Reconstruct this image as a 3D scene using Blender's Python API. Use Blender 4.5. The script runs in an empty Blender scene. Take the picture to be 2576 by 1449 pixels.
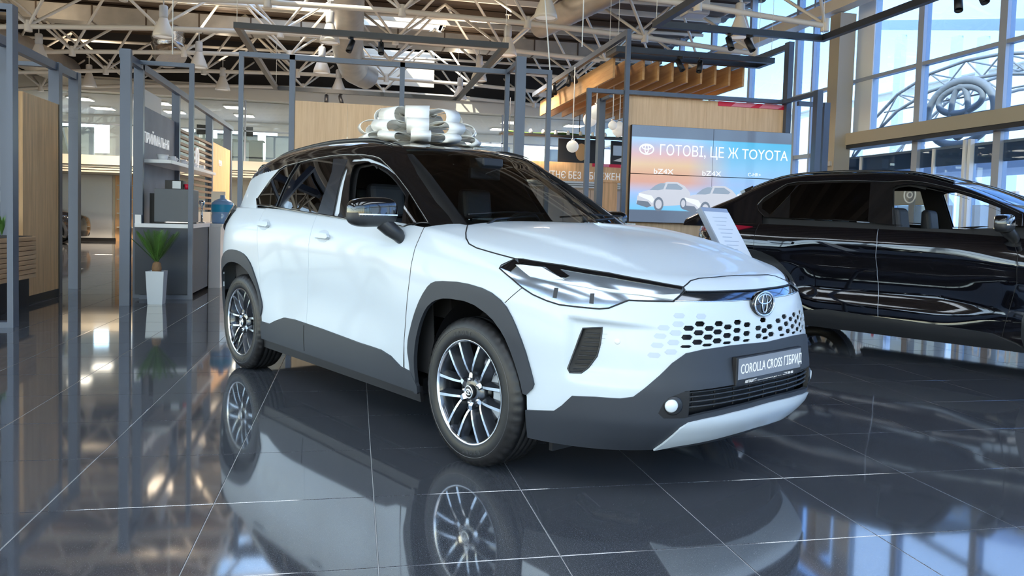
import bpy, bmesh, math, random
import numpy as np
from mathutils import Vector, Matrix
from mathutils.geometry import delaunay_2d_cdt
random.seed(7); PI=math.pi
SC=bpy.context.scene; COL=SC.collection
# ------------------------------------------------------------ camera, world, sun, exposure
cam=bpy.data.cameras.new('camera'); co=bpy.data.objects.new('camera',cam); COL.objects.link(co); SC.camera=co
CR=Vector((0.97874,-0.20295,0.0289)); CW=Vector((0.20294,0.97799,-0.04828))
def _cam():
    pitch,roll,yaw=0.0483,-0.0289,-0.2046
    w=Vector((0,math.cos(pitch),-math.sin(pitch))); r=Vector((1,0,0)); u=r.cross(w)
    d=-u; r2=math.cos(roll)*r+math.sin(roll)*d; d2=-math.sin(roll)*r+math.cos(roll)*d
    Rz=Matrix.Rotation(yaw,3,'Z'); r2,d2,w=Rz@r2,Rz@d2,Rz@w
    return r2,d2,w
_r,_d,_w=_cam()
M4=Matrix(((_r.x,-_d.x,-_w.x,0),(_r.y,-_d.y,-_w.y,0),(_r.z,-_d.z,-_w.z,1.1364),(0,0,0,1)))
co.matrix_world=M4
cam.sensor_width=36; cam.lens=1916.4/2576*36; cam.shift_y=-(724.5-640.3)/2576; cam.clip_end=400; cam.clip_start=.05
W=bpy.data.worlds.new('sky'); SC.world=W; W.use_nodes=True; nt=W.node_tree; bg=nt.nodes['Background']
sk=nt.nodes.new('ShaderNodeTexSky'); sk.sky_type='NISHITA'; sk.sun_disc=False; sk.sun_elevation=math.radians(48); sk.sun_rotation=math.radians(235)
sk.air_density=1.2; sk.dust_density=.5; sk.ozone_density=2.0
nt.links.new(sk.outputs[0],bg.inputs[0]); bg.inputs[1].default_value=0.5
sun=bpy.data.lights.new('sun','SUN'); sun.energy=4.5; sun.angle=.01; sun.color=(1,.93,.80)
so=bpy.data.objects.new('sun',sun); COL.objects.link(so)
so.rotation_euler=Vector((.60,.42,-.68)).to_track_quat('-Z','Y').to_euler()
VS=SC.view_settings; VS.view_transform='Standard'; VS.look='None'; VS.gamma=1; VS.exposure=1.22; VS.use_curve_mapping=False
try:
    SC.cycles.max_bounces=7; SC.cycles.diffuse_bounces=4; SC.cycles.glossy_bounces=4; SC.cycles.transparent_max_bounces=12
    SC.cycles.use_denoising=True; SC.cycles.caustics_reflective=False; SC.cycles.caustics_refractive=False; SC.cycles.sample_clamp_indirect=8
except Exception: pass
# ------------------------------------------------------------ materials
MAT={}
def mat(name,col,rough=.5,metal=0,spec=.5,coat=0,emit=None,es=1,ior=None,noise=None,bump=0,bscale=40):
    m=bpy.data.materials.new(name); m.use_nodes=True; N=m.node_tree.nodes; L=m.node_tree.links; b=N['Principled BSDF']
    b.inputs['Base Color'].default_value=(*col,1); b.inputs['Roughness'].default_value=rough; b.inputs['Metallic'].default_value=metal
    b.inputs['Specular IOR Level'].default_value=spec; b.inputs['Coat Weight'].default_value=coat; b.inputs['Coat Roughness'].default_value=.03
    if ior: b.inputs['IOR'].default_value=ior
    if emit: b.inputs['Emission Color'].default_value=(*emit,1); b.inputs['Emission Strength'].default_value=es
    tc=N.new('ShaderNodeTexCoord'); nz=N.new('ShaderNodeTexNoise'); nz.inputs['Scale'].default_value=(noise or (8,.0))[0]; nz.inputs['Detail'].default_value=5
    L.new(tc.outputs['Object'],nz.inputs['Vector'])
    if noise and noise[1]>0:
        mx=N.new('ShaderNodeMix'); mx.data_type='RGBA'; mx.blend_type='MULTIPLY'; mx.inputs['Factor'].default_value=1
        rp=N.new('ShaderNodeMapRange'); rp.inputs[1].default_value=.25; rp.inputs[2].default_value=.75; rp.inputs[3].default_value=1-noise[1]; rp.inputs[4].default_value=1+noise[1]*.4
        L.new(nz.outputs[0],rp.inputs[0]); mx.inputs[6].default_value=(*col,1); L.new(rp.outputs[0],mx.inputs[7]); L.new(mx.outputs[2],b.inputs['Base Color'])
    else:
        rp=N.new('ShaderNodeMapRange'); rp.inputs[3].default_value=max(0,rough-.015); rp.inputs[4].default_value=rough+.015; L.new(nz.outputs[0],rp.inputs[0]); L.new(rp.outputs[0],b.inputs['Roughness'])
    if bump:
        n2=N.new('ShaderNodeTexNoise'); n2.inputs['Scale'].default_value=bscale; L.new(tc.outputs['Object'],n2.inputs['Vector'])
        bp=N.new('ShaderNodeBump'); bp.inputs['Strength'].default_value=bump; bp.inputs['Distance'].default_value=.01; L.new(n2.outputs[0],bp.inputs['Height']); L.new(bp.outputs[0],b.inputs['Normal'])
    MAT[name]=m; return m
def wood(name,c1,c2,axis=2,scale=5,rough=.5):
    m=mat(name,c1,rough); N=m.node_tree.nodes;L=m.node_tree.links;b=N['Principled BSDF']
    tc=N.new('ShaderNodeTexCoord');mp=N.new('ShaderNodeMapping');s=[scale*2.2]*3;s[axis]=scale*.12;mp.inputs['Scale'].default_value=s
    nz=N.new('ShaderNodeTexNoise');nz.inputs['Detail'].default_value=8;nz.inputs['Roughness'].default_value=.65;nz.inputs['Scale'].default_value=2
    cr=N.new('ShaderNodeValToRGB');cr.color_ramp.elements[0].color=(*c2,1);cr.color_ramp.elements[1].color=(*c1,1);cr.color_ramp.elements[0].position=.3;cr.color_ramp.elements[1].position=.62
    L.new(tc.outputs['Object'],mp.inputs[0]);L.new(mp.outputs[0],nz.inputs[0]);L.new(nz.outputs[0],cr.inputs[0]);L.new(cr.outputs[0],b.inputs['Base Color'])
    return m
def glass(name,tint=(.9,.95,.95),refl=1.0,rough=.0,ior=1.5,dark=0):
    m=bpy.data.materials.new(name);m.use_nodes=True;N=m.node_tree.nodes;L=m.node_tree.links;N.remove(N['Principled BSDF'])
    tr=N.new('ShaderNodeBsdfTransparent');tr.inputs[0].default_value=(*tint,1);gl=N.new('ShaderNodeBsdfGlossy');gl.inputs['Roughness'].default_value=rough;gl.inputs[0].default_value=(refl,refl,refl,1)
    lw=N.new('ShaderNodeLayerWeight');lw.inputs[0].default_value=.5;pw=N.new('ShaderNodeMath');pw.operation='POWER';pw.inputs[1].default_value=4.0;L.new(lw.outputs['Facing'],pw.inputs[0]);F0=((ior-1)/(ior+1))**2;fr=N.new('ShaderNodeMath');fr.operation='MULTIPLY_ADD';fr.inputs[1].default_value=1-F0;fr.inputs[2].default_value=F0;L.new(pw.outputs[0],fr.inputs[0]);mx=N.new('ShaderNodeMixShader');L.new(fr.outputs[0],mx.inputs[0]);L.new(tr.outputs[0],mx.inputs[1]);L.new(gl.outputs[0],mx.inputs[2]);L.new(mx.outputs[0],N['Material Output'].inputs[0])
    MAT[name]=m;return m
mat('car_white',(.62,.69,.76),.32,coat=.35,spec=.4)
mat('gloss_black',(.006,.006,.007),.06,coat=1)
mat('car_black',(.004,.004,.006),.05,coat=1,ior=1.55)
mat('gap_black',(.01,.01,.012),.6)
mat('plastic_grey',(.030,.036,.048),.52,bump=.04,bscale=400)
mat('plastic_dark',(.022,.024,.028),.38)
mat('plastic_black',(.009,.009,.011),.5)
mat('cabin',(.012,.012,.014),.7)
mat('cabin_black',(.003,.003,.0035),.6); mat('pillar_black',(.012,.014,.02),.25,coat=.3); mat('seat_fabric',(.03,.033,.042),.55,bump=.1,bscale=300)
mat('rubber',(.009,.009,.010),.42,bump=.05,bscale=200)
mat('rubber_mark',(.05,.05,.055),.35)
mat('alloy',(.72,.74,.77),.16,metal=1)
mat('alloy_dark',(.08,.09,.11),.2,metal=.7,coat=.6)
mat('chrome',(.82,.84,.86),.06,metal=1)
mat('disc_steel',(.45,.46,.48),.3,metal=1)
mat('lamp_chrome',(.40,.47,.56),.16,metal=.8,coat=1); mat('trim_steel',(.35,.34,.32),.2,metal=1)
mat('bar_chrome',(.10,.11,.13),.12,metal=.9,coat=1); mat('lamp_white',(.75,.82,.88),.12,coat=1)
mat('red_lamp',(.30,.01,.03),.12,coat=1)
mat('ribbon',(.93,.92,.88),.30,coat=.3)
mat('ribbon_in',(.78,.76,.68),.4)
mat('frame_blue',(.075,.095,.14),.38,metal=.25,spec=.6)
mat('frame_dark',(.022,.026,.034),.4)
wood('oak_light',(.84,.58,.36),(.68,.43,.24)); wood('oak',(.90,.55,.27),(.64,.36,.17)); wood('oak_slat',(.66,.41,.22),(.42,.25,.12),axis=1,scale=6)
wood('baffle_wood',(.62,.36,.15),(.44,.22,.08),axis=1,scale=4); wood('slat_dark',(.22,.14,.08),(.13,.08,.045),axis=1)
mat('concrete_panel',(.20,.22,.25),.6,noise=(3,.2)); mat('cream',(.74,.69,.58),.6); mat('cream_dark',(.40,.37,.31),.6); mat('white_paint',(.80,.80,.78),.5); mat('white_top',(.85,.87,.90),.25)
mat('truss_paint',(.80,.73,.62),.42); mat('deck_brown',(.105,.072,.048),.55,metal=.3); mat('duct_metal',(.46,.42,.36),.5,metal=.5,noise=(4,.15)); mat('recess_shade',(.50,.56,.63),.3); mat('foil',(.7,.68,.66),.22,metal=1,bump=1,bscale=14)  # includes car white darkened to paint the shade in dimples, recesses and gaps
mat('dark_wall',(.025,.022,.02),.8); mat('lamp_shade',(.75,.68,.58),.35,coat=.3); mat('lamp_house',(.62,.60,.56),.4)
mat('dark_blue_panel',(.045,.055,.075),.45); mat('machine_grey',(.10,.115,.135),.4); mat('office_light',(.9,.9,.9),.4,emit=(1,.86,.68),es=5); mat('globe',(.85,.84,.80),.35,emit=(1,.97,.9),es=.12)
mat('silver_pot',(.48,.52,.57),.35,metal=.3); mat('leaf',(.09,.21,.035),.45,coat=.2); mat('leaf_dark',(.05,.12,.02),.5); mat('trunk',(.28,.16,.08),.8,bump=.6,bscale=50); mat('soil',(.03,.02,.015),.9)
mat('red_film',(.75,.01,.05),.4); mat('pink_film',(.85,.25,.35),.4); mat('white_letter',(.85,.85,.85),.4,emit=(1,1,1),es=.1); mat('plate_grey',(.25,.27,.31),.4)
mat('bottle_blue',(.25,.45,.75),.1,coat=1); mat('label_blue',(.02,.35,.62),.4); mat('grout',(.5,.5,.5),.7); mat('outside_ground',(.55,.53,.5),.8); mat('outside_cream',(.85,.76,.60),.8); mat('outside_white',(.85,.87,.90),.6)
mat('frost',(.55,.68,.85),.4); mat('tan',(.55,.33,.15),.6); mat('mullion',(.42,.46,.54),.4,metal=.3); mat('column_paint',(.42,.37,.29),.55); mat('grey_band',(.52,.51,.50),.6); mat('banner_solid',(.62,.60,.54),.5); mat('cone_red',(.75,.05,.12),.4)
glass('window_glass',(.93,.96,.97),1,0,1.35); glass('front_glass',(.80,.78,.74),1,0,1.35); glass('outdoor_dim_glass',(.50,.61,.75),1,0,1.35); glass('windshield_glass',(.74,.77,.76),.6,0,1.5); glass('tint_glass',(.05,.05,.055),1,0,1.6); glass('clear',(.97,.98,.98),1,0,1.5)  # right-wall and facade glass tints are put in to cut the daylight
def film():
    m=bpy.data.materials.new('banner');m.use_nodes=True;N=m.node_tree.nodes;L=m.node_tree.links;N.remove(N['Principled BSDF'])
    a=N.new('ShaderNodeBsdfTranslucent');a.inputs[0].default_value=(.85,.82,.74,1);b=N.new('ShaderNodeBsdfTransparent');b.inputs[0].default_value=(.85,.83,.78,1);c=N.new('ShaderNodeBsdfDiffuse');c.inputs[0].default_value=(.7,.68,.62,1)
    x=N.new('ShaderNodeMixShader');y=N.new('ShaderNodeMixShader');x.inputs[0].default_value=.75;y.inputs[0].default_value=.2;L.new(a.outputs[0],x.inputs[1]);L.new(b.outputs[0],x.inputs[2]);L.new(x.outputs[0],y.inputs[1]);L.new(c.outputs[0],y.inputs[2]);L.new(y.outputs[0],N['Material Output'].inputs[0]);MAT['banner']=m
film()
def pane():
    m=bpy.data.materials.new('diffuse_pane');m.use_nodes=True;N=m.node_tree.nodes;L=m.node_tree.links;N.remove(N['Principled BSDF'])
    a=N.new('ShaderNodeBsdfTranslucent');a.inputs[0].default_value=(.9,.88,.82,1);L.new(a.outputs[0],N['Material Output'].inputs[0]);MAT['diffuse_pane']=m
pane()
# polished granite tile
def tile_mat():
    m=mat('tile',(.030,.033,.040),.055,ior=2.7); N=m.node_tree.nodes;L=m.node_tree.links;b=N['Principled BSDF']
    for l in list(b.inputs['Roughness'].links): L.remove(l)
    b.inputs['Roughness'].default_value=.055
    tc=N.new('ShaderNodeTexCoord');nz=N.new('ShaderNodeTexNoise');nz.inputs['Scale'].default_value=260;nz.inputs['Detail'].default_value=2
    geo=N.new('ShaderNodeNewGeometry')
    cr=N.new('ShaderNodeValToRGB');cr.color_ramp.elements[0].color=(.042,.048,.060,1);cr.color_ramp.elements[1].color=(.13,.137,.155,1);cr.color_ramp.elements[0].position=.38;cr.color_ramp.elements[1].position=.72
    L.new(geo.outputs['Position'],nz.inputs[0]);L.new(nz.outputs[0],cr.inputs[0]);L.new(cr.outputs[0],b.inputs['Base Color'])
    return m
tile_mat()
# ------------------------------------------------------------ helpers
def link(name,me,m,parent=None,smooth=False,mtx=None):
    o=bpy.data.objects.new(name,me); COL.objects.link(o)
    if m is not None and not me.materials:
        for k in ([m] if isinstance(m,str) else m): me.materials.append(MAT[k])
    if smooth:
        for p in me.polygons: p.use_smooth=True
    if parent is not None: o.parent=parent
    if mtx is not None: o.matrix_local=mtx
    return o
def tag(o,label=None,cat=None,group=None,kind=None):
    if label: o['label']=label
    if cat: o['category']=cat
    if group: o['group']=group
    if kind: o['kind']=kind
    return o
def thing(name,label,cat,loc=(0,0,0),rz=0,group=None):
    o=bpy.data.objects.new(name,None); COL.objects.link(o); o.location=loc; o.rotation_euler=(0,0,rz); o.empty_display_size=.2
    return tag(o,label,cat,group)
class MB:
    def __init__(s): s.v=[];s.f=[];s.mi=[];s.sm=[]
    def add(s,v,f,mi=0,sm=False):
        b=len(s.v); s.v+=[tuple(p) for p in v]; s.f+=[tuple(b+i for i in q) for q in f]; s.mi+=[mi]*len(f); s.sm+=[sm]*len(f); return s
    def box(s,x0,x1,y0,y1,z0,z1,mi=0,bev=0):
        if bev:
            bm=bmesh.new(); bmesh.ops.create_cube(bm,size=1)
            for v in bm.verts: v.co=Vector(((x0+x1)/2+v.co.x*(x1-x0),(y0+y1)/2+v.co.y*(y1-y0),(z0+z1)/2+v.co.z*(z1-z0)))
            bmesh.ops.bevel(bm,geom=list(bm.edges),offset=bev,segments=2,affect='EDGES',profile=.6); bm.verts.index_update()
            s.add([v.co[:] for v in bm.verts],[[v.index for v in f.verts] for f in bm.faces],mi); bm.free(); return s
        v=[(x,y,z) for z in (z0,z1) for y in (y0,y1) for x in (x0,x1)]
        return s.add(v,[(0,2,3,1),(4,5,7,6),(0,1,5,4),(2,6,7,3),(0,4,6,2),(1,3,7,5)],mi)
    def tube(s,pts,r,n=8,mi=0,closed=False,cap=True,flat=None):
        P=[Vector(p) for p in pts]; N=len(P); rs=r if isinstance(r,(list,tuple)) else [r]*N
        vs=[];up=Vector((0,0,1)); prev=None
        for i in range(N):
            a=P[i-1] if (i>0 or closed) else P[i]; b=P[(i+1)%N] if (i<N-1 or closed) else P[i]
            t=(b-a).normalized() if (b-a).length>1e-9 else Vector((0,0,1))
            if prev is None: prev=up if abs(t.dot(up))<.95 else Vector((1,0,0))
            u=t.cross(prev); u.normalize(); w=u.cross(t).normalized(); prev=w
            for k in range(n):
                an=2*PI*k/n; f1=rs[i]; f2=rs[i]*(flat or 1); vs.append(P[i]+u*math.cos(an)*f1+w*math.sin(an)*f2)
        fs=[]
        for i in range(N if closed else N-1):
            j=(i+1)%N
            for k in range(n): fs.append((i*n+k,i*n+(k+1)%n,j*n+(k+1)%n,j*n+k))
        s.add(vs,fs,mi,True)
        if cap and not closed: s.add([vs[k] for k in range(n)][::-1],[tuple(range(n))],mi); s.add(vs[-n:],[tuple(range(n))],mi)
        return s
    def lathe(s,prof,n=32,mi=0,axis='Z',c=(0,0,0),closed=False):
        vs=[]
        for r,h in prof:
            for k in range(n):
                a=2*PI*k/n; x,y=r*math.cos(a),r*math.sin(a)
                p=(x,y,h) if axis=='Z' else ((x,h,y) if axis=='Y' else (h,x,y)); vs.append((p[0]+c[0],p[1]+c[1],p[2]+c[2]))
        m=len(prof); fs=[]
        for i in range(m if closed else m-1):
            j=(i+1)%m
            for k in range(n): fs.append((i*n+k,i*n+(k+1)%n,j*n+(k+1)%n,j*n+k))
        return s.add(vs,fs,mi,True)
    def prism(s,poly,a,b,axis='Z',mi=0):
        n=len(poly); P=lambda p,h:(p[0],p[1],h) if axis=='Z' else ((p[0],h,p[1]) if axis=='Y' else (h,p[0],p[1]))
        v=[P(p,a) for p in poly]+[P(p,b) for p in poly]
        return s.add(v,[tuple(range(n))[::-1],tuple(range(n,2*n))]+[(i,(i+1)%n,n+(i+1)%n,n+i) for i in range(n)],mi)
    def mesh(s,name='m'):
        me=bpy.data.meshes.new(name); me.from_pydata(s.v,[],s.f); me.polygons.foreach_set('material_index',s.mi); me.polygons.foreach_set('use_smooth',s.sm)
        return me
    def build(s,name,m,parent=None,fix=True,mtx=None):
        me=s.mesh(name)
        if fix:
            bm=bmesh.new(); bm.from_mesh(me); bmesh.ops.recalc_face_normals(bm,faces=bm.faces); bm.to_mesh(me); bm.free()
        return link(name,me,m,parent,mtx=mtx)
def box(name,m,x0,x1,y0,y1,z0,z1,parent=None,bev=0): return MB().box(min(x0,x1),max(x0,x1),min(y0,y1),max(y0,y1),min(z0,z1),max(z0,z1),bev=bev).build(name,m,parent)
def struct(o): o['kind']='structure'; return o
_unit={}
def rod(name,m,p,q,r,parent,n=8):
    """tube between two points that shares one unit mesh"""
    k=(m,n)
    if k not in _unit: _unit[k]=MB().tube([(0,0,0),(0,0,1)],1,n).mesh('rod'); _unit[k].materials.append(MAT[m])
    p,q=Vector(p),Vector(q); d=q-p; R=d.to_track_quat('Z','Y').to_matrix().to_4x4()
    o=bpy.data.objects.new(name,_unit[k]); COL.objects.link(o); o.parent=parent
    o.matrix_local=Matrix.Translation(p)@R@Matrix.Diagonal((r,r,d.length,1)); return o
def text(name,s,size,m,parent,mtx,ext=.004,align='LEFT',sx=1):
    c=bpy.data.curves.new(name,'FONT'); c.body=s; c.size=size; c.extrude=ext; c.align_x=align; c.resolution_u=3; c.space_character=1.0
    o=bpy.data.objects.new(name,c); me=bpy.data.meshes.new_from_object(o); bpy.data.objects.remove(o)
    if sx!=1:
        for v in me.vertices: v.co.x*=sx
    return link(name,me,m,parent,mtx=mtx)
def frame_m(org,xa,ya):
    xa,ya=Vector(xa).normalized(),Vector(ya).normalized(); za=xa.cross(ya)
    return Matrix(((xa.x,ya.x,za.x,org[0]),(xa.y,ya.y,za.y,org[1]),(xa.z,ya.z,za.z,org[2]),(0,0,0,1)))
def copy_tree(o,parent=None):
    c=o.copy(); COL.objects.link(c)
    if parent is not None: c.parent=parent
    for ch in KIDS.get(o,[]) or list(o.children): copy_tree(ch,c)
    return c
KIDS={}
def itp(x,xs,ys):  # smooth-ish pchip interpolation (vectorised)
    xs=np.asarray(xs,float);ys=np.asarray(ys,float);x=np.clip(np.asarray(x,float),xs[0],xs[-1])
    h=np.diff(xs);dl=np.diff(ys)/h;m=np.zeros_like(ys)
    for i in range(1,len(xs)-1):
        if dl[i-1]*dl[i]>0: m[i]=2*dl[i-1]*dl[i]/(dl[i-1]+dl[i])
    m[0]=dl[0];m[-1]=dl[-1]
    i=np.clip(np.searchsorted(xs,x,'right')-1,0,len(h)-1);t=(x-xs[i])/h[i]
    return (2*t**3-3*t**2+1)*ys[i]+(t**3-2*t**2+t)*h[i]*m[i]+(-2*t**3+3*t**2)*ys[i+1]+(t**3-t**2)*h[i]*m[i+1]
class Car:
    def __init__(s,q):
        s.q=q
        # outline table (arc length)
        N=1200; a=np.linspace(0,math.pi/2,N)
        nr,nf=q['nr'],q['nf']
        # rear quarter superellipse
        def se(a,n,A,B): return A*np.abs(np.cos(a))**(2/n),B*np.abs(np.sin(a))**(2/n)
        xr,yr=se(a,nr,q['xr']-q['R'],q['W']); xr=q['xr']-xr        # from rear centre to side
        xf,yf=se(a[::-1],nf,q['F']-q['xf'],q['W']); xf=q['xf']+xf   # side to front centre
        xm=np.linspace(q['xr'],q['xf'],400)[1:-1]; ym=np.full_like(xm,q['W'])
        x=np.concatenate([xr,xm,xf]); y=np.concatenate([yr,ym,yf])
        L=np.concatenate([[0],np.cumsum(np.hypot(np.diff(x),np.diff(y)))])
        n=900; u=np.linspace(0,L[-1],n); s.L=L[-1]; s.U=u
        s.ox=np.interp(u,L,x); s.oy=np.interp(u,L,y)
        # smooth normals
        tx=np.gradient(s.ox);ty=np.gradient(s.oy);k=np.ones(9)/9
        pad=lambda v:np.convolve(np.pad(v,4,'edge'),k,'valid')
        tx[0]=0;tx[-1]=0
        tx=pad(tx);ty=pad(ty); l=np.hypot(tx,ty); s.nx=-(-ty)/l*1.0; s.ny=tx/l
        s.nx=-ty/l; s.ny=tx/l
    def lower(s,u,t):
        """u arclength, t: 0..1 vertical (z), 1..2 hood/deck inward. returns x,y,z (y>=0)"""
        q=s.q;u=np.asarray(u,float);t=np.asarray(t,float);u,t=np.broadcast_arrays(u,t)
        ox=np.interp(u,s.U,s.ox);oy=np.interp(u,s.U,s.oy);nx=np.interp(u,s.U,s.nx);ny=np.interp(u,s.U,s.ny)
        z1=itp(ox,*q['z1']); zb=q['zb']
        z=zb+(z1-zb)*np.clip(t,0,1)
        hz=(z-zb)/(z1-zb)
        wf=np.clip((nx),0,1)**1.5; wr=np.clip((-nx),0,1)**1.5
        ins=itp(hz,*q['iside'])*(1-wf-wr)+itp(hz,*q['ifront'])*wf+itp(hz,*q['irear'])*wr
        ins=ins+itp(ox,*q['waist'])*np.exp(-((z-.62)/.22)**2)*(1-wf-wr)
        if 'pocket' in q:
            sm=lambda a:np.clip(a,0,1)**2*(3-2*np.clip(a,0,1))
            ins=ins+q['pocket']*sm((.738-t)/.03)*sm((t-.37)/.10)*sm((u-4.66)/.05)*sm((5.10-u)/.30)
        x=ox-nx*ins;y=oy-ny*ins
        sg=np.clip(t-1,0,1)
        up=sg>0
        X0=q['xf'];xx=np.where(x>X0,X0+(x-X0)*(1-sg),x)
        yy=y*(1-sg)
        zc=itp(xx,*q['zc'])
        e=1-(1-sg)**q.get('he',4)
        zz=z+(zc-z)*e
        if 'pocket' in q:
            tcr=itp(u,[3.7,4.16,4.74,5.06,5.3],[1.21,1.23,1.17,1.03,.9]); zz=zz+.013*sm((t-tcr)/.05)*sm((5.15-u)/.35)*sm((u-3.78)/.45)
        x=np.where(up,xx,x);y=np.where(up,yy,y);z=np.where(up,zz,z)
        return np.stack([x,y,z],-1)
    def top(s,x,y):
        q=s.q; return itp(x+q['wk']*y*y,*q['roof'])-q['crown']*y*y
    def sidey(s,x,z):
        q=s.q; return itp(x,*q['by'])-(z-itp(x,*q['bz']))*itp(x,*q['tum'])-q['tc']*np.clip(z-itp(x,*q['bz']),0,1)**2
    def upper(s,x,v):
        """v 0..1 side glass, 1..2 rounded rail, 2..3 roof to centre"""
        q=s.q;x=np.asarray(x,float);v=np.asarray(v,float);x,v=np.broadcast_arrays(x,v)
        bz=itp(x,*q['bz']); r=itp(x,*q['rr'])
        # corner: iterate z=top(x,y), y=side(x,z)
        y=s.sidey(x,bz+.3)
        for _ in range(12): z=s.top(x,y); y=.5*y+.5*s.sidey(x,z)
        zcn=np.maximum(s.top(x,y),bz-.3)
        z0=bz-.06; za=np.maximum(zcn-r,z0+.001); ya=s.sidey(x,za)
        yb=np.maximum(y-r*1.3,.02); zb=s.top(x,yb); yc=s.sidey(x,zcn)
        t=np.clip(v,0,1); zs=z0+(za-z0)*t; ys=s.sidey(x,zs)
        t2=np.clip(v-1,0,1); by=(1-t2)**2*ya+2*t2*(1-t2)*yc+t2*t2*yb; bz_=(1-t2)**2*za+2*t2*(1-t2)*zcn+t2*t2*zb
        t3=np.clip(v-2,0,1); ty=yb*(1-t3); tz=s.top(x,ty)
        Y=np.where(v<=1,ys,np.where(v<=2,by,ty)); Z=np.where(v<=1,zs,np.where(v<=2,bz_,tz))
        return np.stack([x,Y,Z],-1)
WQ=dict(pocket=.022,W=.905,F=3.585,R=-.86,xr=-.12,xf=2.55,nr=2.7,nf=2.7,zb=.20,he=3.5,
 z1=([-.86,-.4,0,.8,1.45,2.15,2.5,2.8,3.1,3.4,3.58],[1.13,1.16,1.16,1.14,1.12,1.075,1.025,.985,.945,.915,.90]),
 iside=([0,.12,.25,.4,.6,.75,.86,.94,1],[.045,.03,.02,.012,.0,.002,.018,.05,.085]),
 ifront=([0,.08,.2,.35,.5,.7,.85,.93,1],[.10,.03,-.03,-.035,-.02,.002,.03,.07,.14]),
 irear=([0,.1,.3,.6,.8,1],[.1,.04,.0,.02,.06,.12]),
 waist=([-.86,.3,.7,1.7,2.1,3.58],[0,0,.022,.022,0,0]),
 zc=([-.86,2.1,2.3,2.6,2.85,3.1,3.3,3.45,3.58],[1.12,1.13,1.12,1.105,1.08,1.045,1.0,.945,.885]),
 wk=.30,crown=.045,
 roof=([-.95,-.75,-.55,-.2,.3,.8,1.2,1.45,1.7,2.0,2.35,2.6],[1.0,1.18,1.41,1.515,1.588,1.613,1.603,1.57,1.46,1.305,1.11,.95]),
 bz=([-.86,0,.8,1.45,2.15,2.6],[1.16,1.16,1.142,1.12,1.085,1.05]),
 by=([-.86,-.7,-.55,-.4,-.2,0,.8,1.45,2.15,2.6],[.46,.60,.69,.745,.785,.81,.825,.825,.81,.78]),
 tum=([-.86,0,2.6],[.36,.38,.38]),tc=.08,
 rr=([-.86,1.4,2.2,2.6],[.09,.09,.05,.03]))
BQ=dict(W=.93,F=3.80,R=-.92,xr=-.15,xf=2.8,nr=2.6,nf=2.6,zb=.20,he=3.5,
 z1=([-.92,-.4,0,.8,1.45,2.15,2.6,3.0,3.4,3.78],[1.13,1.16,1.15,1.135,1.125,1.10,1.05,.98,.93,.86]),
 iside=([0,.12,.25,.4,.6,.75,.86,.94,1],[.06,.02,.01,.03,.035,.0,.012,.04,.08]),
 ifront=([0,.08,.2,.35,.5,.7,.85,.93,1],[.10,.05,.02,.0,.0,.015,.04,.075,.14]),
 irear=([0,.1,.3,.6,.8,1],[.1,.04,.0,.02,.0,.05]),
 waist=([-.92,.3,.7,1.7,2.3,3.78],[-.02,-.03,.05,.05,-.02,-.02]),
 zc=([-.92,2.1,2.4,2.7,3.0,3.3,3.6,3.78],[1.14,1.15,1.13,1.09,1.05,1.0,.94,.87]),
 wk=.30,crown=.05,
 roof=([-.98,-.85,-.5,-.24,0,.25,.5,.9,1.4,1.8,2.2,2.7,2.95],[1.06,1.18,1.34,1.445,1.56,1.64,1.667,1.675,1.655,1.56,1.41,1.18,1.05]),
 bz=([-.92,0,.8,1.45,2.3,2.75],[1.17,1.16,1.145,1.13,1.10,1.04]),
 by=([-.92,-.4,0,.8,1.45,2.3,2.75],[.74,.80,.83,.845,.845,.82,.79]),
 tum=([-.92,0,2.75],[.38,.40,.40]),tc=.08,
 rr=([-.92,1.4,2.2,2.75],[.09,.09,.05,.03]))
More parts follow.
